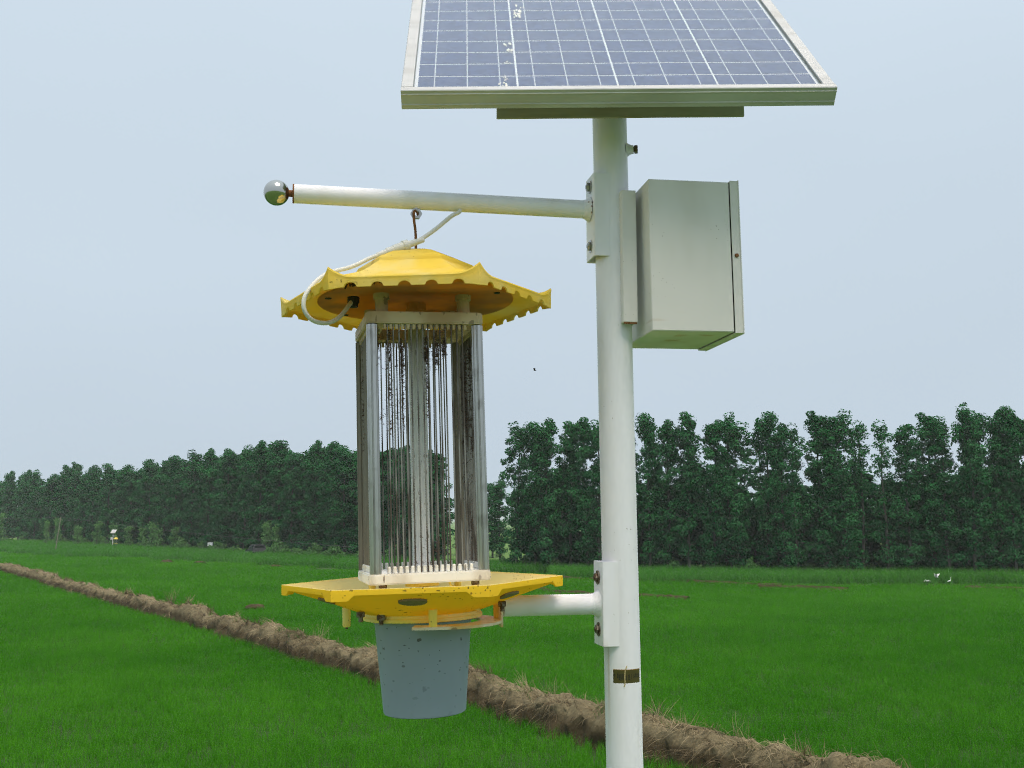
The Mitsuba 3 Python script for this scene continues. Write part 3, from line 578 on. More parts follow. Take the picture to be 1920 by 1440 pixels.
# ------------------------------------------------------------------ dike across the paddies
DT, DP = np.array([-.551, .835]), np.array([.835, .551])
def dike_pt(y): return np.array([1.70 - .66 * (y - 19.7), y])
ys = [4.0]
while ys[-1] < 125: ys.append(ys[-1] + (.06 if ys[-1] < 36 else .18))
u0 = np.array([-.10, 0, .06, .12, .19, .27, .36, .46, .56, .66, .76, .86, .95, 1.04, 1.14, 1.25]); h0 = np.array([-.15, 0, .16, .30, .42, .49, .53, .55, .55, .54, .52, .45, .33, .18, .02, -.15])
us = np.linspace(-.10, 1.25, 30); hz = np.interp(us, u0, h0)
bx = np.array([dike_pt(y) for y in ys]); wob = (meshkit.fbm(np.column_stack([np.array(ys) * .25, 0 * bx]), 4, 3) - .5)
ctr = bx + DP * (wob[:, None] * .5)
hs = .70 + .85 * meshkit.fbm(np.column_stack([np.array(ys) * .4, 0 * bx + 7]), 3, 9)
V = np.zeros((len(ys), len(us), 3)); V[:, :, :2] = ctr[:, None, :] + us[None, :, None] * DP; V[:, :, 2] = hz[None] * hs[:, None]
nb = meshkit.fbm(V * np.array([2.2, 2.2, 3.0]), 5, 21) - .5; nf = meshkit.fbm(V * 9.0, 3, 33) - .5
rid = .5 - np.abs(meshkit.fbm(V * 4.3, 3, 71) - .5) * 2.2; lump = np.abs(meshkit.noise(V * np.array([5, 5, 8.0]), 72) - .5)
V[:, :, 2] += (nb * .42 + nf * .12 + rid * .10 - .05) * np.clip(hz / .25, 0, 1); V[:, :, :2] += DP * ((meshkit.fbm(V * 3.1, 4, 55) - .5) * .40 + nf * .10 - lump * .16)[..., None]
i, j = np.meshgrid(np.arange(len(ys) - 1), np.arange(len(us) - 1), indexing='ij'); n = len(us)
thing('dike', 'earthen field dike running diagonally between the two paddies', 'dike', kind='structure')
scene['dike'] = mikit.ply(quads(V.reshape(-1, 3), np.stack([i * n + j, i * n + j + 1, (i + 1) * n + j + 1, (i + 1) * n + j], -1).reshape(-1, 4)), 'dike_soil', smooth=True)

def ribbons(base, dirs, sag, length, width, seg, val, side=None):
    """Grass blades as ribbons: base (n,3), dirs (n,3), sag (n,3) added with t^2. Returns mesh and uv (random value, height)."""
    n = len(base); t = np.linspace(0, 1, seg + 1)
    c = base[:, None] + (dirs[:, None] * t[None, :, None] + sag[:, None] * (t ** 2)[None, :, None]) * length[:, None, None]
    if side is None:
        a = rng.uniform(0, 2 * np.pi, n); side = np.stack([np.cos(a), np.sin(a), 0 * a], 1)
    w = (1 - t ** 1.5)[None, :, None] * width[:, None, None] / 2 * side[:, None]
    L, Rr = (c - w)[:, :-1], (c + w)[:, :-1]
    v = np.concatenate([np.stack([L, Rr], 2).reshape(n, -1, 3), c[:, -1:]], 1); m = v.shape[1]
    f = [(2 * k, 2 * k + 1, 2 * k + 3, 2 * k + 2) for k in range(seg - 1)]
    tri = [x for q in f for x in ((q[0], q[1], q[2]), (q[0], q[2], q[3]))] + [(2 * seg - 2, 2 * seg - 1, 2 * seg)]
    F = (np.array(tri)[None] + (np.arange(n) * m)[:, None, None]).reshape(-1, 3)
    hv = np.concatenate([np.repeat(t[:-1], 2), [1.0]])
    uv = np.stack([np.repeat(val, m), np.tile(hv, n)], 1)
    return vf(v.reshape(-1, 3), F), uv

def dike_surface(y, u):
    r = np.interp(y, ys, np.arange(len(ys))); k = np.clip(np.round(r).astype(int), 0, len(ys) - 1)
    jj = np.interp(u, us, np.arange(len(us))); j0 = np.clip(np.floor(jj).astype(int), 0, len(us) - 2); f = (jj - j0)[:, None]
    return V[k, j0] * (1 - f) + V[k, j0 + 1] * f
# dry grass lying over the dike in tufts
def dike_straw(nt, per, ylo, yhi, ulo, uhi, stand, lmin, lmax, wmin, wmax, seed):
    r = np.random.default_rng(seed)
    ty = ylo * (yhi / ylo) ** r.uniform(size=nt); tu = r.uniform(ulo, uhi, nt)
    y = np.repeat(ty, per) + r.normal(size=nt * per) * .09; u = np.clip(np.repeat(tu, per) + r.normal(size=nt * per) * .05, -.05, 1.2)
    b = dike_surface(y, u); N = nt * per
    lean = np.repeat(r.normal(size=nt) * .6, per) + r.normal(size=N) * .5; fall = np.repeat(r.uniform(-1.0, .15, nt), per) + r.normal(size=N) * .25
    d3 = np.zeros((N, 3)); d3[:, :2] = lean[:, None] * DT + fall[:, None] * DP; d3[:, 2] = stand + r.uniform(0, .5, N)
    d3 /= np.linalg.norm(d3, axis=1, keepdims=True)
    sg = np.zeros((N, 3)); sg[:, :2] = .35 * fall[:, None] * DP; sg[:, 2] = -r.uniform(.2, .9, N) * (1.2 - stand)
    sc_ = np.clip(y / 24, 1, 2.2)
    return ribbons(b, d3, sg, r.uniform(lmin, lmax, N), r.uniform(wmin, wmax, N) * sc_, 4, np.clip(np.repeat(r.uniform(size=nt), per) * .6 + r.uniform(size=N) * .4, 0, 1))
parts = [dike_straw(760, 13, 10, 110, .30, 1.0, .22, .20, .50, .007, .016, 1), dike_straw(190, 14, 10, 70, .05, .34, .05, .20, .45, .006, .014, 2), dike_straw(46, 30, 11, 70, .35, 1.0, .75, .30, .62, .006, .012, 3)]
def merge(parts): return join([p[0] for p in parts]), np.vstack([p[1] for p in parts])
sm, suv = merge(parts)
thing('dry_grass', 'dry tan grass and straw draped over the field dike', 'grass', kind='stuff'); scene['dry_grass'] = mikit.ply(sm, 'straw', uv=suv)
parts = [dike_straw(110, 22, 11, 80, .3, 1.1, .8, .12, .34, .006, .012, 7)]
sm, suv = merge(parts)
thing('green_weeds', 'green weed sprouts growing on the field dike', 'weeds', kind='stuff'); scene['green_weeds'] = mikit.ply(sm, 'weed_leaf', uv=suv)
# tall dry stalks standing on the dike
for k, (y, u, hh) in enumerate([(21.9, .75, .62), (24.6, .9, .5), (17.6, .9, .7), (16.4, .95, .6), (31.5, .6, .75), (45.5, .6, 1.0), (14.9, 1.05, .5)]):
    r = np.random.default_rng(70 + k); N = 26
    b = dike_surface(np.full(N, y) + r.normal(size=N) * .16, np.full(N, u) + r.normal(size=N) * .1)
    d3 = np.column_stack([r.normal(size=(N, 2)) * .32, np.ones(N)]); sg = np.column_stack([r.normal(size=(N, 2)) * .28, -.15 * np.ones(N)])
    m, uvv = ribbons(b, d3, sg, r.uniform(.5, 1, N) * hh, np.full(N, .007) * max(1, y / 24), 5, r.uniform(.5, 1, N))
    key = thing('grass_tuft', 'tuft of tall dry stalks standing on the dike', 'grass tuft', 'tufts of tall dry stalks on the dike'); scene[key] = mikit.ply(m, 'straw', uv=uvv)

# ------------------------------------------------------------------ rice
def rice_patch(size, per_m2, hmin, hmax, wmin, wmax, clump, seed, spread=.32):
    r = np.random.default_rng(seed); N = int(size * size * per_m2)
    nc = max(1, int(N / clump)); cx = r.uniform(-size / 2, size / 2, (nc, 2)); hc_ = r.uniform(.75, 1.1, nc); vc = r.uniform(size=nc)
    k = r.integers(0, nc, N); p = cx[k] + r.normal(size=(N, 2)) * .035
    if per_m2 > 300:
        keep = r.uniform(size=N) < .35 + 1.6 * np.clip(meshkit.fbm(np.column_stack([p * 1.3 + seed, np.zeros(N)]), 3, seed) - .22, 0, 1); p, k = p[keep], k[keep]; N = len(p)
    a = r.uniform(0, 2 * np.pi, N); q = r.uniform(.05, 1, N) * spread
    d3 = np.stack([np.cos(a) * q, np.sin(a) * q, np.ones(N)], 1); sg = np.stack([np.cos(a) * q * .9, np.sin(a) * q * .9, -.35 * q], 1)
    L = r.uniform(hmin, hmax, N) * hc_[k]
    return ribbons(np.column_stack([p, np.zeros(N)]), d3, sg, L, r.uniform(wmin, wmax, N), 2, np.clip(.55 * vc[k] + .45 * r.uniform(size=N), 0, 1))
def line_x(pts, y): return np.interp(y, [p[1] for p in pts], [p[0] for p in pts])
TALL_FRONT = [(40, 62), (14, 69), (1.0, 78), (-13, 86), (-37, 109), (-65, 132), (-110, 170)]     # near edge of the taller rice, right to left
def tall_front_y(x): xs = np.array([p[0] for p in TALL_FRONT])[::-1]; yy = np.array([p[1] for p in TALL_FRONT])[::-1]; return np.interp(x, xs, yy)
sizes = {'a': 4.0, 'b': 4.0, 'c': 4.0, 'd': 7.0, 'e': 7.0, 'f': 6.0, 'g': 6.0}
spec = {'a': (4.0, 900, .15, .32, .006, .011, 8, 101), 'b': (4.0, 900, .15, .32, .006, .011, 8, 102), 'c': (4.0, 430, .17, .34, .010, .016, 6, 103),
        'd': (7.0, 150, .20, .36, .022, .034, 4, 104), 'e': (7.0, 150, .20, .38, .022, .034, 4, 105), 'f': (6.0, 130, .70, 1.10, .026, .040, 6, 106), 'g': (6.0, 130, .70, 1.10, .026, .040, 6, 107)}
for k, s in spec.items():
    m, uvv = rice_patch(*s)
    scene['patch_' + k] = {'type': 'shapegroup', 'blades': mikit.ply(m, 'rice_tall_leaf' if k in 'fg' else 'rice_leaf', uv=uvv)}
counts = {}
def scatter(name, kinds, cells, size, seed):
    r = np.random.default_rng(seed)
    for x, y in cells:
        k = kinds[r.integers(len(kinds))]; counts[name] = counts.get(name, 0) + 1
        scene[f'{name}__{counts[name]:03d}'] = {'type': 'instance', 'shapes': {'type': 'ref', 'id': 'patch_' + k},
            'to_world': T().translate([float(x), float(y), 0]).rotate([0, 0, 1], float(90 * r.integers(4))).scale([float(r.choice([-1, 1])), 1, float(r.uniform(.92, 1.06))])}
def grid(size, ylo, yhi, ok, over=.98):
    s = size * over
    return [(x, y) for y in np.arange(ylo + s / 2, yhi, s) for x in np.arange(-math.ceil((y * .62 + 6) / s) * s, y * .62 + 6 + s, s) if ok(x, y)]
labels['rice_plants'] = {'label': 'young bright green rice plants filling the paddies on both sides of the dike', 'category': 'rice', 'kind': 'stuff'}
labels['tall_rice'] = {'label': 'taller darker green rice in the strip before the tree rows', 'category': 'rice', 'kind': 'stuff'}
scatter('rice_plants', ('a', 'b'), grid(4.0, 8.5, 36, lambda x, y: True), 4, 1)
scatter('rice_plants', ('c',), grid(4.0, 36, 60, lambda x, y: abs(x) < y * .54 + 6), 4, 2)
scatter('rice_plants', ('d', 'e'), grid(7.0, 60, 140, lambda x, y: y - 3 < tall_front_y(x) and abs(x) < y * .54 + 7), 7, 3)
scatter('tall_rice', ('f', 'g'), grid(6.0, 58, 190, lambda x, y: tall_front_y(x) + 2 < y < tall_front_y(x) + (20 if x < -8 else 12) + (12 if x < -40 else 0) and abs(x) < y * .54 + 7), 6, 4)

# far low dikes, brown lines across the paddies
def mound_line(name, label, pts, w, h, seed, cat='dike'):
    r = np.random.default_rng(seed); P = spline(np.array([(x, y, 0) for x, y in pts], float), 24)
    t = np.gradient(P, axis=0); t /= np.linalg.norm(t, axis=1, keepdims=True); nrm = np.column_stack([-t[:, 1], t[:, 0], 0 * t[:, 0]])
    uu = np.array([-1, -.6, -.25, .1, .5, 1.0]); hh = np.array([-.2, .6, .95, 1, .7, -.2])
    v = P[:, None] + nrm[:, None] * (uu * w)[None, :, None]; v[:, :, 2] = hh[None] * h * (.6 + .8 * meshkit.fbm(np.column_stack([P[:, 0] * .8, P[:, 1] * .8, 0 * P[:, 0]]), 3, seed))[:, None]
    v[:, :, 2] += (meshkit.fbm(v * 2.5, 3, seed) - .5) * h * .6
    k, n = len(P), len(uu); i, j = np.meshgrid(np.arange(k - 1), np.arange(n - 1), indexing='ij')
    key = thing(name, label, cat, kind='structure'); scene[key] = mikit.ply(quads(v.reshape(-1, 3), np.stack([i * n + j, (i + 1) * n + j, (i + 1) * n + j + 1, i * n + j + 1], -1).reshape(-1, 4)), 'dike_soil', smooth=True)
mound_line('far_dike', 'thin brown dike at the edge of the far paddies beyond the pole', [(-2.5, 75.2), (3.3, 74.3), (8.9, 72.0), (13.4, 69.0), (17, 66.5)], .35, .26, 3)
mound_line('far_dike', 'short brown dike nearer than the far one behind the lower arm', [(.8, 64.0), (3.1, 60.3), (7.0, 57.5), (9.3, 55.8)], .3, .24, 4)
mound_line('far_dike', 'brown dike patch with pale straw right of the pole', [(15.2, 65.0), (17.6, 63.6), (19.8, 62.3)], .3, .26, 5)
mound_line('far_dike', 'thin brown dike at the far right edge of the paddies', [(27.5, 64.2), (30.8, 63.4), (36, 62.2)], .3, .26, 6)
for k, (x, y, s, lab) in enumerate([(-33.2, 101.5, .55, 'brown earth clod at the edge of the tall rice on the left'), (-29.6, 100.0, .5, 'brown earth clod right of the leftmost clod by the tall rice'), (-20.6, 92.2, .42, 'pale earth clod nearest the trap at the edge of the tall rice'), (-12.0, 49.5, .42, 'dark earth clod alone in the paddy behind the dike')]):
    m = trimesh.creation.icosphere(3, 1.0); nn = meshkit.fbm(m.vertices * 1.7 + k * 7, 4, k)
    m.vertices *= (.6 + .9 * nn)[:, None]; m.vertices *= np.array([s * 1.1, s * .8, s * .45])
    m.apply_translation((x, y, .12)); key = thing('earth_clod', lab, 'clod'); scene[key] = mikit.ply(m, 'dike_soil', smooth=True)

# ------------------------------------------------------------------ trees
def leaf_cloud(centers, radii, per, size, seed, flat=.8):
    r = np.random.default_rng(seed); n = len(centers) * per
    c, rad = np.repeat(centers, per, 0), np.repeat(radii, per)
    d = r.normal(size=(n, 3)); d /= np.linalg.norm(d, axis=1, keepdims=True)
    p = c + d * (rad * r.uniform(.45, 1.05, n) ** .7)[:, None] * np.array([1, 1, flat])
    nrm = d * .8 + np.array([0, 0, .55]) + r.normal(size=(n, 3)) * .55; nrm /= np.linalg.norm(nrm, axis=1, keepdims=True)
    a = np.cross(nrm, r.normal(size=(n, 3))); a /= np.linalg.norm(a, axis=1, keepdims=True); b = np.cross(nrm, a)
    s = (size * r.uniform(.65, 1.3, n))[:, None]
    v = np.stack([p - a * s, p + b * s * .62 + nrm * s * .12, p + a * s, p - b * s * .62 + nrm * s * .12], 1)
    f = (np.array([(0, 1, 2), (0, 2, 3)])[None] + (np.arange(n) * 4)[:, None, None]).reshape(-1, 3)
    val = np.clip(np.repeat(r.uniform(size=len(centers)), per) * .5 + r.uniform(size=n) * .5, 0, 1)
    return vf(v.reshape(-1, 3), f), np.stack([np.repeat(val, 4), np.tile([0, .5, 1, .5], n)], 1)
def poplar(seed, H, R0, base, limbs=40, per=64, leafs=.125, thin=1.0, big=1.0):
    r = np.random.default_rng(seed); woods, cs, rs = [], [], []
    zz = np.linspace(0, H * .97, 9); bend = np.cumsum(r.normal(size=(9, 2)) * .06, 0)
    tp = np.column_stack([bend, zz]); woods.append(tube(tp, .12 * (1 - .9 * zz / H) + .012, 8))
    for k in range(limbs):
        q = (k + r.uniform()) / limbs; h = base + (.97 - base) * q; z = h * H
        o = np.array([np.interp(z, zz, tp[:, 0]), np.interp(z, zz, tp[:, 1]), z])
        L = R0 * (.72 + .36 * math.sin(math.pi * q)) * (1 - .36 * max(0, q - .78) / .22) * r.uniform(.55, 1.3)
        a = k * 2.4 + r.normal() * .6; el = math.radians(r.uniform(8, 38) + 22 * q)
        d = np.array([math.cos(a) * math.cos(el), math.sin(a) * math.cos(el), math.sin(el)])
        pts = [o + d * L * t + np.array([0, 0, .12 * L * t * t]) for t in np.linspace(0, 1, 4)]
        woods.append(tube(pts, np.linspace(.035 * (1.1 - q), .008, 4), 4, cap=False))
        for t in (.35, .68, 1.0):
            if r.uniform() > thin or (t < .5 and r.uniform() < .4): continue
            cs.append(o + d * L * t + r.normal(size=3) * .16); rs.append(r.uniform(.30, .62) * big)
    for t in (.95, .985, 1.01):
        cs.append(np.array([tp[-1, 0], tp[-1, 1], H * t]) + r.normal(size=3) * .2); rs.append(r.uniform(.34, .55))
    return join(woods), *leaf_cloud(np.array(cs), np.array(rs), per, leafs, seed + 1)
variants = {}
def variant(name, leafmat, *args, **kw):
    w, lm, luv = poplar(*args, **kw)
    scene['kind_' + name] = {'type': 'shapegroup', 'trunk': mikit.ply(w, 'bark', smooth=60), 'crown': mikit.ply(lm, leafmat, uv=luv)}
for k in range(6): variant(f'poplar{k}', 'poplar_leaf', 300 + k, 11.6, 1.2, .09, 44, 92, .102, .95 if k % 2 else .84)
for k in range(4): variant(f'poplar_back{k}', 'poplar_leaf', 320 + k, 11.6, 1.55, .06, 40, 26, .215, .95, 1.15)
variant('poplar_sparse', 'poplar_leaf', 340, 11.0, 1.05, .10, 30, 66, .100, .62)
variant('sapling0', 'sapling_leaf', 350, 3.6, .36, .16, 16, 26, .10, 1.0, .7); variant('sapling1', 'sapling_leaf', 351, 3.4, .42, .14, 18, 26, .10, .9, .7)
def shrub_variant(name, seed, mat_='shrub_leaf'):
    r = np.random.default_rng(seed); n = 26; a = r.uniform(0, 6.28, n); q = r.uniform(0, 1, n) ** .6
    cs = np.stack([np.cos(a) * q * .9, np.sin(a) * q * .9, .25 + r.uniform(0, 1, n) * 1.25 * (1 - .6 * q)], 1); rs = r.uniform(.22, .42, n)
    st_ = [tube([(0, 0, 0), c * .5 + np.array([0, 0, .1]), c], [.025, .018, .006], 4, cap=False) for c in cs[:12]]
    lm, luv = leaf_cloud(cs, rs, 34, .11, seed + 5)
    scene['kind_' + name] = {'type': 'shapegroup', 'stem': mikit.ply(join(st_), 'bark'), 'crown': mikit.ply(lm, mat_, uv=luv)}
shrub_variant('shrub0', 360); shrub_variant('shrub1', 361)
def plant(name, kind, x, y, rz, s, sz, label, cat, group=None):
    key = thing(name, label, cat, group)
    scene[key] = {'type': 'instance', 'shapes': {'type': 'ref', 'id': 'kind_' + kind}, 'to_world': T().translate([float(x), float(y), 0]).rotate([0, 0, 1], float(rz)).scale([float(s), float(s), float(sz)])}
r = np.random.default_rng(77)
def px_on(px, line):
    """Where the sight line of a photograph column meets a row of trees."""
    (x0_, y0_), (x1_, y1_) = line; k = (px - 960) / FOCAL * 1.0085
    t = (k * y0_ - x0_) / ((x1_ - x0_) - k * (y1_ - y0_)); return x0_ + t * (x1_ - x0_), y0_ + t * (y1_ - y0_)
RIGHT = [((-1.5, 86), (9.8, 79.5)), ((9.8, 79.5), (36, 73))]
ORD = 'first second third fourth fifth sixth seventh eighth ninth tenth eleventh twelfth thirteenth fourteenth fifteenth sixteenth seventeenth eighteenth nineteenth twentieth twenty-first twenty-second twenty-third twenty-fourth twenty-fifth twenty-sixth twenty-seventh twenty-eighth twenty-ninth thirtieth thirty-first thirty-second'.split()
tops = [(963, 812), (1000, 806), (1035, 797), (1070, 800), (1096, 797), (1130, 806), (1165, 800), (1215, 790), (1252, 800), (1292, 783), (1325, 800), (1362, 793), (1392, 812), (1428, 788), (1462, 806), (1484, 812), (1522, 784), (1545, 806), (1580, 791), (1612, 806), (1646, 806), (1692, 806), (1738, 786), (1762, 800), (1795, 781), (1826, 790), (1852, 784), (1890, 773), (1920, 790), (1955, 786), (1990, 784), (2030, 790), (2075, 786), (2120, 792), (2165, 784), (2210, 790)]
for k, (px, ty) in enumerate(tops):
    x, y = px_on(px, RIGHT[0] if px < 1200 else RIGHT[1]); x += r.normal() * .15; y += r.normal() * .5
    H = CAM_Z + (975 - ty) / FOCAL * y * 1.01
    sparse = px in (1646, 1484, 1612)
    s = 1.0 * r.uniform(.9, 1.1) if not sparse else .95
    left_of = [t[0] for t in tops if t[0] <= 1130]; right_of = [t[0] for t in tops if t[0] > 1130]
    lab = f'dense poplar of the right front row, {ORD[len(left_of) - 1 - left_of.index(px)]} to the left of the white pole' if px <= 1130 else f'dense poplar of the right front row, {ORD[right_of.index(px)]} from the white pole going right'
    grp = 'poplars in the front tree row on the right'
    if px == 963: lab, grp = 'leftmost poplar of the right tree row, branches spreading into open sky', None
    if px == 1890: lab, grp = 'tallest poplar at the far right of the front tree row', None
    if px == 1646: lab, grp = 'thin sparse poplar with sky showing through, in a dip of the right tree row', None
    plant('poplar_tree', 'poplar_sparse' if sparse else f'poplar{(k * 5 + 1) % 6}', x, y, r.uniform(0, 360), s, H / (11.0 if sparse else 11.6), lab, 'tree', grp)
for row, off in ((1, 3.2), (2, 6.4), (3, 10.0)):
    for px in np.arange(985 + row * 13, 2220, 46 + 4 * row):
        x, y = px_on(px, RIGHT[0] if px < 1200 else RIGHT[1]); y += off + r.normal() * .5; x *= y / (y - off)
        ty = np.interp(px, [t[0] for t in tops], [t[1] for t in tops]) + r.uniform(80, 150)
        H = CAM_Z + (975 - ty) / FOCAL * y
        plant('poplar_tree', f'poplar_back{r.integers(4)}', x, y, r.uniform(0, 360), r.uniform(.9, 1.15), H / 11.6, 'shaded poplar in the rows behind the right front row', 'tree', 'poplars in the back rows on the right')
LEFT = ((-16, 106), (-101, 205))
ltop = [(-60, 886), (0, 880), (30, 878), (62, 876), (85, 880), (108, 884), (135, 866), (152, 862), (170, 880), (190, 868), (215, 866), (240, 868), (262, 876), (292, 858), (318, 855), (340, 852), (368, 846), (395, 838), (430, 838), (465, 836), (492, 824), (525, 822), (556, 844), (588, 824), (625, 826), (655, 834), (690, 830), (722, 838), (755, 834), (790, 838), (822, 842)]
def left_top(px): return 11 + np.interp(px, [t[0] for t in ltop], [t[1] for t in ltop])
for row, (off, step, lo) in enumerate(((0, 0, 0), (4.0, 23, 12), (8.0, 24, 20), (13, 26, 26))):
    pxs = [t[0] for t in ltop] if row == 0 else np.arange(-50 + 9 * row, 818, step)
    for px in [-240, -180, -120, *pxs] if row == 1 else pxs:
        x, y = px_on(px, LEFT); y += off + r.normal() * .7; x = (px - 960) / FOCAL * 1.0085 * y + r.normal() * .2
        H = CAM_Z + (975 - left_top(px) - (0 if row == 0 else r.uniform(lo * .5, lo * 1.6))) / FOCAL * y * 1.005
        if row == 0:
            lab, grp = f'poplar at the front of the hazy left tree row, {ORD[[t[0] for t in ltop].index(px)]} from its far left end', 'poplars in the front of the left tree row'
            if px == 525: lab, grp = 'tallest poplar of the left tree row just left of the trap', None
            if px == 822: lab, grp = 'last poplar of the left tree row, seen through the wires of the trap', None
        else: lab, grp = 'shaded poplar in the back of the hazy left tree row', 'poplars in the back of the left tree row'
        plant('poplar_tree', f'poplar{r.integers(6)}' if row < 1 else f'poplar_back{r.integers(4)}', x, y, r.uniform(0, 360), r.uniform(1.05, 1.3), H / 11.6, lab, 'tree', grp)
for px, ty, y in ((925, 912, 118), (900, 930, 122), (940, 905, 108), (868, 925, 126), (884, 940, 130)):
    plant('poplar_tree', f'poplar{r.integers(6)}', (px - 960) / FOCAL * y, y, r.uniform(0, 360), .95, (CAM_Z + (975 - ty) / FOCAL * y) / 11.6, 'lower distant poplar in the gap between the two tree rows', 'tree', 'poplars in the gap between the tree rows')
for k, (px, py, y) in enumerate([(10, 968, 172), (96, 978, 158), (116, 976, 157), (154, 988, 153), (191, 982, 149), (222, 984, 148), (248, 990, 146), (276, 990, 143), (293, 984, 140), (306, 992, 139), (335, 992, 137), (505, 982, 117), (522, 988, 116)]):
    H = CAM_Z + (975 - py) / FOCAL * y
    plant('sapling', f'sapling{k % 2}', (px - 960) / FOCAL * y, y, r.uniform(0, 360), .9 * r.uniform(.8, 1.2), H / 3.6, 'pale green sapling at the foot of the left tree row', 'sapling', 'saplings along the left tree row')
sh = [(px, None) for px in (30, 60, 130, 170, 205, 260, 285, 312, 350, 385, 420, 450, 530, 560, 600, 640, 690, 740, 800)]
for k, (px, _) in enumerate(sh):
    x, y = px_on(px, LEFT); y -= 3.2 + r.uniform(0, 2); x = (px - 960) / FOCAL * 1.0085 * y
    plant('shrub', f'shrub{k % 2}', x, y, r.uniform(0, 360), r.uniform(.7, 1.3), r.uniform(.8, 1.5), 'low green shrub at the foot of the left tree row', 'shrub', 'shrubs along the left tree row')
for k, px in enumerate((945, 990, 1040, 1085, 1225, 1262, 1330, 1372, 1400, 1425, 1452, 1500, 1552, 1590, 1622, 1665, 1700, 1722, 1765, 1800, 1846, 1880, 1912)):
    x, y = px_on(px, RIGHT[0] if px < 1200 else RIGHT[1]); y -= r.uniform(-3.0, 1.0); x = (px - 960) / FOCAL * 1.0085 * y
    plant('shrub', f'shrub{k % 2}', x, y, r.uniform(0, 360), r.uniform(.45, .95), r.uniform(.5, 1.05), 'low green shrub between the trunks of the right tree row', 'shrub', 'shrubs along the right tree row')
trees_in = sum(1 for k in scene if k.startswith('poplar_tree'))

# ------------------------------------------------------------------ small far things
def far_at(px, y, z): return np.array([(px - 960) / FOCAL * 1.0085 * y, y, z])
o = far_at(120.5, 126, 0)
tp_ = far_at(128, 126, 4.55)
key = thing('utility_pole', 'thin leaning pole standing in the far paddy on the left', 'pole')
obj(tube(np.linspace(o, tp_, 6), np.linspace(.055, .035, 6), 8), 'far_wood', 'shaft', key, smooth=60); obj(cyl(tp_ - (.22, 0, .25), tp_ + (.22, 0, -.25), .03, 6), 'far_wood', 'crossbar', key)
e1 = far_at(670, 101, 1.62)
ww = [tp_ + (e1 - tp_) * t - np.array([0, 0, 1.1 * t * (1 - t)]) for t in np.linspace(0, 1, 24)]
key = thing('utility_wire', 'thin dark wire running right from the leaning pole past the left trees', 'wire'); scene[key] = mikit.ply(tube(ww, .018, 5), 'dark_wire')
e2 = far_at(-80, 150, 4.6)
key = thing('utility_wire', 'thin dark wire running left from the leaning pole out of the picture', 'wire'); scene[key] = mikit.ply(tube([tp_ + (e2 - tp_) * t - np.array([0, 0, .6 * t * (1 - t)]) for t in np.linspace(0, 1, 12)], .018, 5), 'dark_wire')
# a second lamp of the same sort, far away
fl_ = thing('distant_trap_lamp', 'tiny distant solar insect lamp with white pole and yellow roof before the left trees', 'lamp')
o = far_at(226, 146, 0)
obj(cyl(o, o + U * 2.4, .05, 10), 'white_paint', 'shaft', fl_); obj(place(box(.66, .9, .05), mat(*(o + (.05, 0, 2.62)), rx=.55)), 'panel_frame', 'panel', fl_)
obj(box(.34, .2, .36, o + (-.16, 0, 1.66)), 'box_paint', 'cabinet', fl_)
fo = o + np.array([.42, 0, 0])
obj(cyl(o + U * 2.0, fo + U * 2.0, .03, 8), 'white_paint', 'arm', fl_)
obj(place(lathe([(.06, .20), (.14, .17), (.30, .04), (.32, -.06)], 6), mat(*(fo + U * 1.62))), 'yellow_solid', 'roof', fl_); obj(place(lathe([(.12, -.10), (.30, .03), (.32, .02)], 6), mat(*(fo + U * .98))), 'yellow_solid', 'tray', fl_)
obj(join([cyl(fo + (sx * .12, sy * .12, 1.0), fo + (sx * .12, sy * .12, 1.58), .018, 6) for sx in (-1, 1) for sy in (-1, 1)]), 'post_metal', 'cage', fl_)
obj(place(lathe([(.0001, 0), (.10, 0), (.13, .26)], 14), mat(*(fo + U * .62))), 'bucket_plastic', 'bucket', fl_)
o = far_at(405, 128, 0); sg_ = thing('sign_board', 'small blank white board on a thin post before the left trees', 'sign')
obj(box(.62, .03, .46, o + U * 1.28, .005), 'board', 'board', sg_); obj(cyl(o + (0, .04, 0), o + (0, .04, 1.5), .03, 8), 'far_wood', 'post', sg_)
# grey car under the trees, partly behind the tall rice
car = thing('car', 'dark grey car parked in the shade under the left tree row', 'car'); CM = mat(*far_at(490, 116.5, 0), rz=math.radians(26))
def loft(secs): 
    return trimesh.convex.convex_hull(np.vstack(secs))
lowb = loft([[(sx * .80, y, z) for sx in (-1, 1) for y, z in ((-1.95, .45), (-2.0, .75), (-1.9, .98), (1.95, .45), (1.95, .8), (1.2, .98))], [(sx * .74, y, z) for sx in (-1, 1) for y, z in ((-1.85, .30), (1.85, .30))]])
cabn = loft([[(sx * .74, y, .96) for sx in (-1, 1) for y in (-1.85, .95)], [(sx * .60, y, 1.52) for sx in (-1, 1) for y in (-1.55, .25)]])
obj(place(lowb, CM), 'car_paint', 'body', car, smooth=30); obj(place(cabn, CM), 'car_paint', 'cabin', car, smooth=30)
def pane(vs): v = np.array(vs); return trimesh.convex.convex_hull(np.vstack([v, v * .999 + np.array([0, 0, .001])]))
obj(place(box(1.02, .02, .36, (0, -1.735, 1.24), .004), CM @ mat()), 'car_glass', 'rear_window', car)
for sx in (-1, 1):
    for y0_, y1_ in ((-1.45, -.55), (-.45, .45)): obj(place(place(box(.02, y1_ - y0_, .36, b=.004), mat(sx * .685, (y0_ + y1_) / 2, 1.24, ry=-sx * .25)), CM), 'car_glass', 'side_window', car)
    for y in (-1.25, 1.25): obj(place(cyl((sx * .62, y, .30), (sx * .80, y, .30), .30, 20), CM), 'black_rubber', 'wheel', car)
    obj(place(box(.16, .03, .14, (sx * .66, -2.0, .80), .01), CM), 'car_trim', 'tail_light', car)
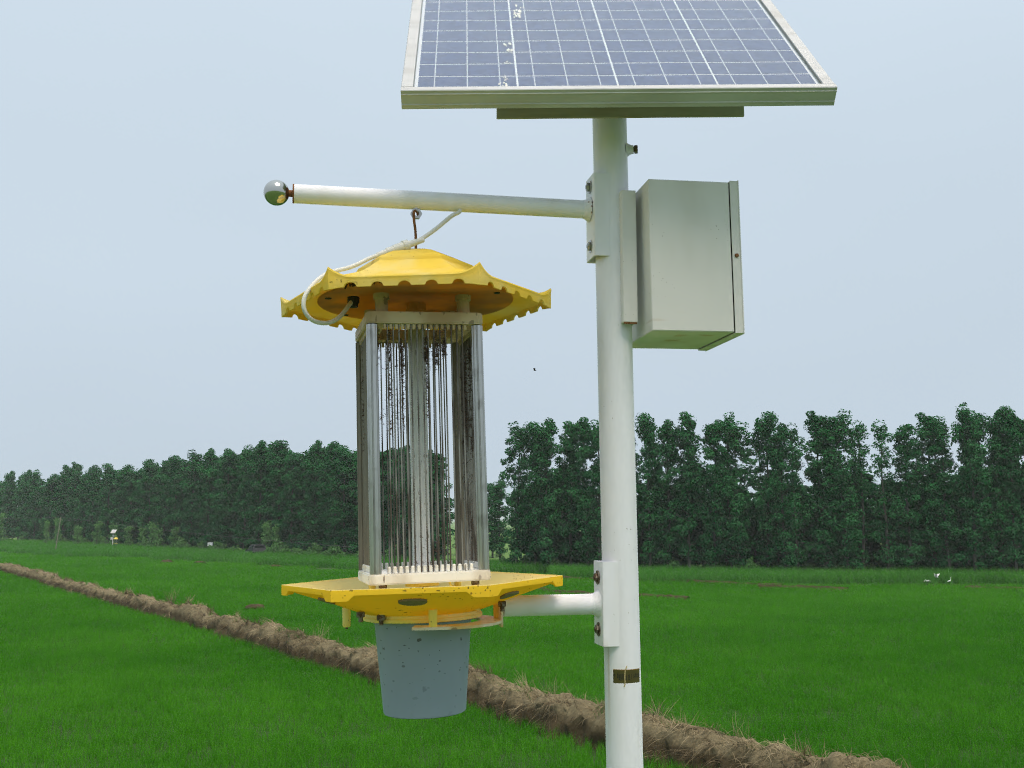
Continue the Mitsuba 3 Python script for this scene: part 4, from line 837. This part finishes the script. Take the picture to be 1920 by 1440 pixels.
# egrets at the paddy's far edge
def hullchain(pts, rad):
    out = []
    for a, b, ra, rb in zip(pts[:-1], pts[1:], rad[:-1], rad[1:]):
        s = [m3.Manifold.sphere(q, 14).translate(tuple(map(float, p))) for p, q in ((a, ra), (b, rb))]; out.append(m3.Manifold.batch_hull(s))
    return out
def egret(pose):
    if pose == 'forage': P = dict(body=[(-.24, 0, .36), (-.10, 0, .40), (.08, 0, .38)], br=[.03, .075, .06], neck=[(.08, 0, .40), (.18, 0, .48), (.24, 0, .40), (.30, 0, .33)], beak=[(.31, 0, .33), (.40, 0, .28)])
    else: P = dict(body=[(-.20, 0, .36), (-.08, 0, .41), (.07, 0, .44)], br=[.03, .075, .06], neck=[(.07, 0, .46), (.14, 0, .56), (.11, 0, .64), (.16, 0, .72)], beak=[(.17, 0, .72), (.27, 0, .70)])
    parts = hullchain(P['body'], P['br']) + hullchain(P['neck'], [.04, .025, .022, .028])
    if pose == 'wing':
        for s in (-1, 1): parts.append(m3.Manifold.batch_hull([m3.Manifold.sphere(q, 10).translate(p) for p, q in (((.06, s * .05, .46), .03), ((-.12, s * .05, .44), .03), ((-.02, s * .30, .66), .014), ((-.26, s * .42, .70), .012))]))
    else:
        for s in (-1, 1): parts.append(m3.Manifold.batch_hull([m3.Manifold.sphere(q, 10).translate(p) for p, q in (((.05, s * .055, .42), .03), ((-.12, s * .06, .40), .035), ((-.29, s * .03, .34), .012))]))
    body = m3.Manifold.batch_boolean(parts, m3.OpType.Add)
    legs = join([tube([(-.03, s * .035, .36), (.0, s * .04, .18), (-.01, s * .04, 0)], [.012, .008, .008], 6) for s in (-1, 1)])
    return body, tube([P['beak'][0], P['beak'][1]], [.014, .003], 6), legs
for px, dep, rz, pose, lab, dz in ((1720, 66.5, 175, 'forage', 'white egret bending down in the far paddy, leftmost of the three', .15), (1736, 68.0, 140, 'wing', 'white egret with raised wings just above the far paddy edge', .30), (1761, 67.0, 20, 'stand', 'white egret rightmost of the three in the far paddy', .10)):
    b, bk2, lg = egret(pose); M = mat(*far_at(px, dep, dz), rz=math.radians(rz)) @ np.diag([.66, .66, .66, 1]); key = thing('egret', lab, 'bird')
    mm = b.to_mesh(); obj(place(vf(mm.vert_properties[:, :3], mm.tri_verts), M), 'bird_white', 'body', key, smooth=50); obj(place(bk2, M), 'bird_beak', 'beak', key); obj(place(lg, M), 'dark_bug', 'legs', key)
# flying insect
key = thing('flying_insect', 'tiny dark insect flying in the sky between the trap and the pole', 'insect'); o = at(.058, 2.6, .375)
bug = trimesh.creation.icosphere(2, 1.0); bug.vertices *= np.array([.0035, .0018, .0016]); bug.apply_translation(o)
obj(bug, 'dark_bug', 'body', key, smooth=True)
for s in (-1, 1): obj(vf(np.array([o, o + (-.002, s * .002, .001), o + (-.005, s * .0055, .0042), o + (.0005, s * .005, .0048)]), [(0, 1, 2), (0, 2, 3)]), 'dark_bug', 'wing', key)

# ------------------------------------------------------------------ hazy air
scene['haze'] = {'type': 'cube', 'to_world': T().translate([0, 0, 9.0]).scale([3200, 3200, 10.5]), 'bsdf': {'type': 'null'}, 'interior': {'type': 'ref', 'id': 'haze_air'}}
labels['haze'] = {'label': 'thin pale summer haze in the air', 'category': 'haze', 'kind': 'stuff'}
labels['sky'] = {'label': 'pale overcast sky', 'category': 'sky', 'kind': 'structure'}
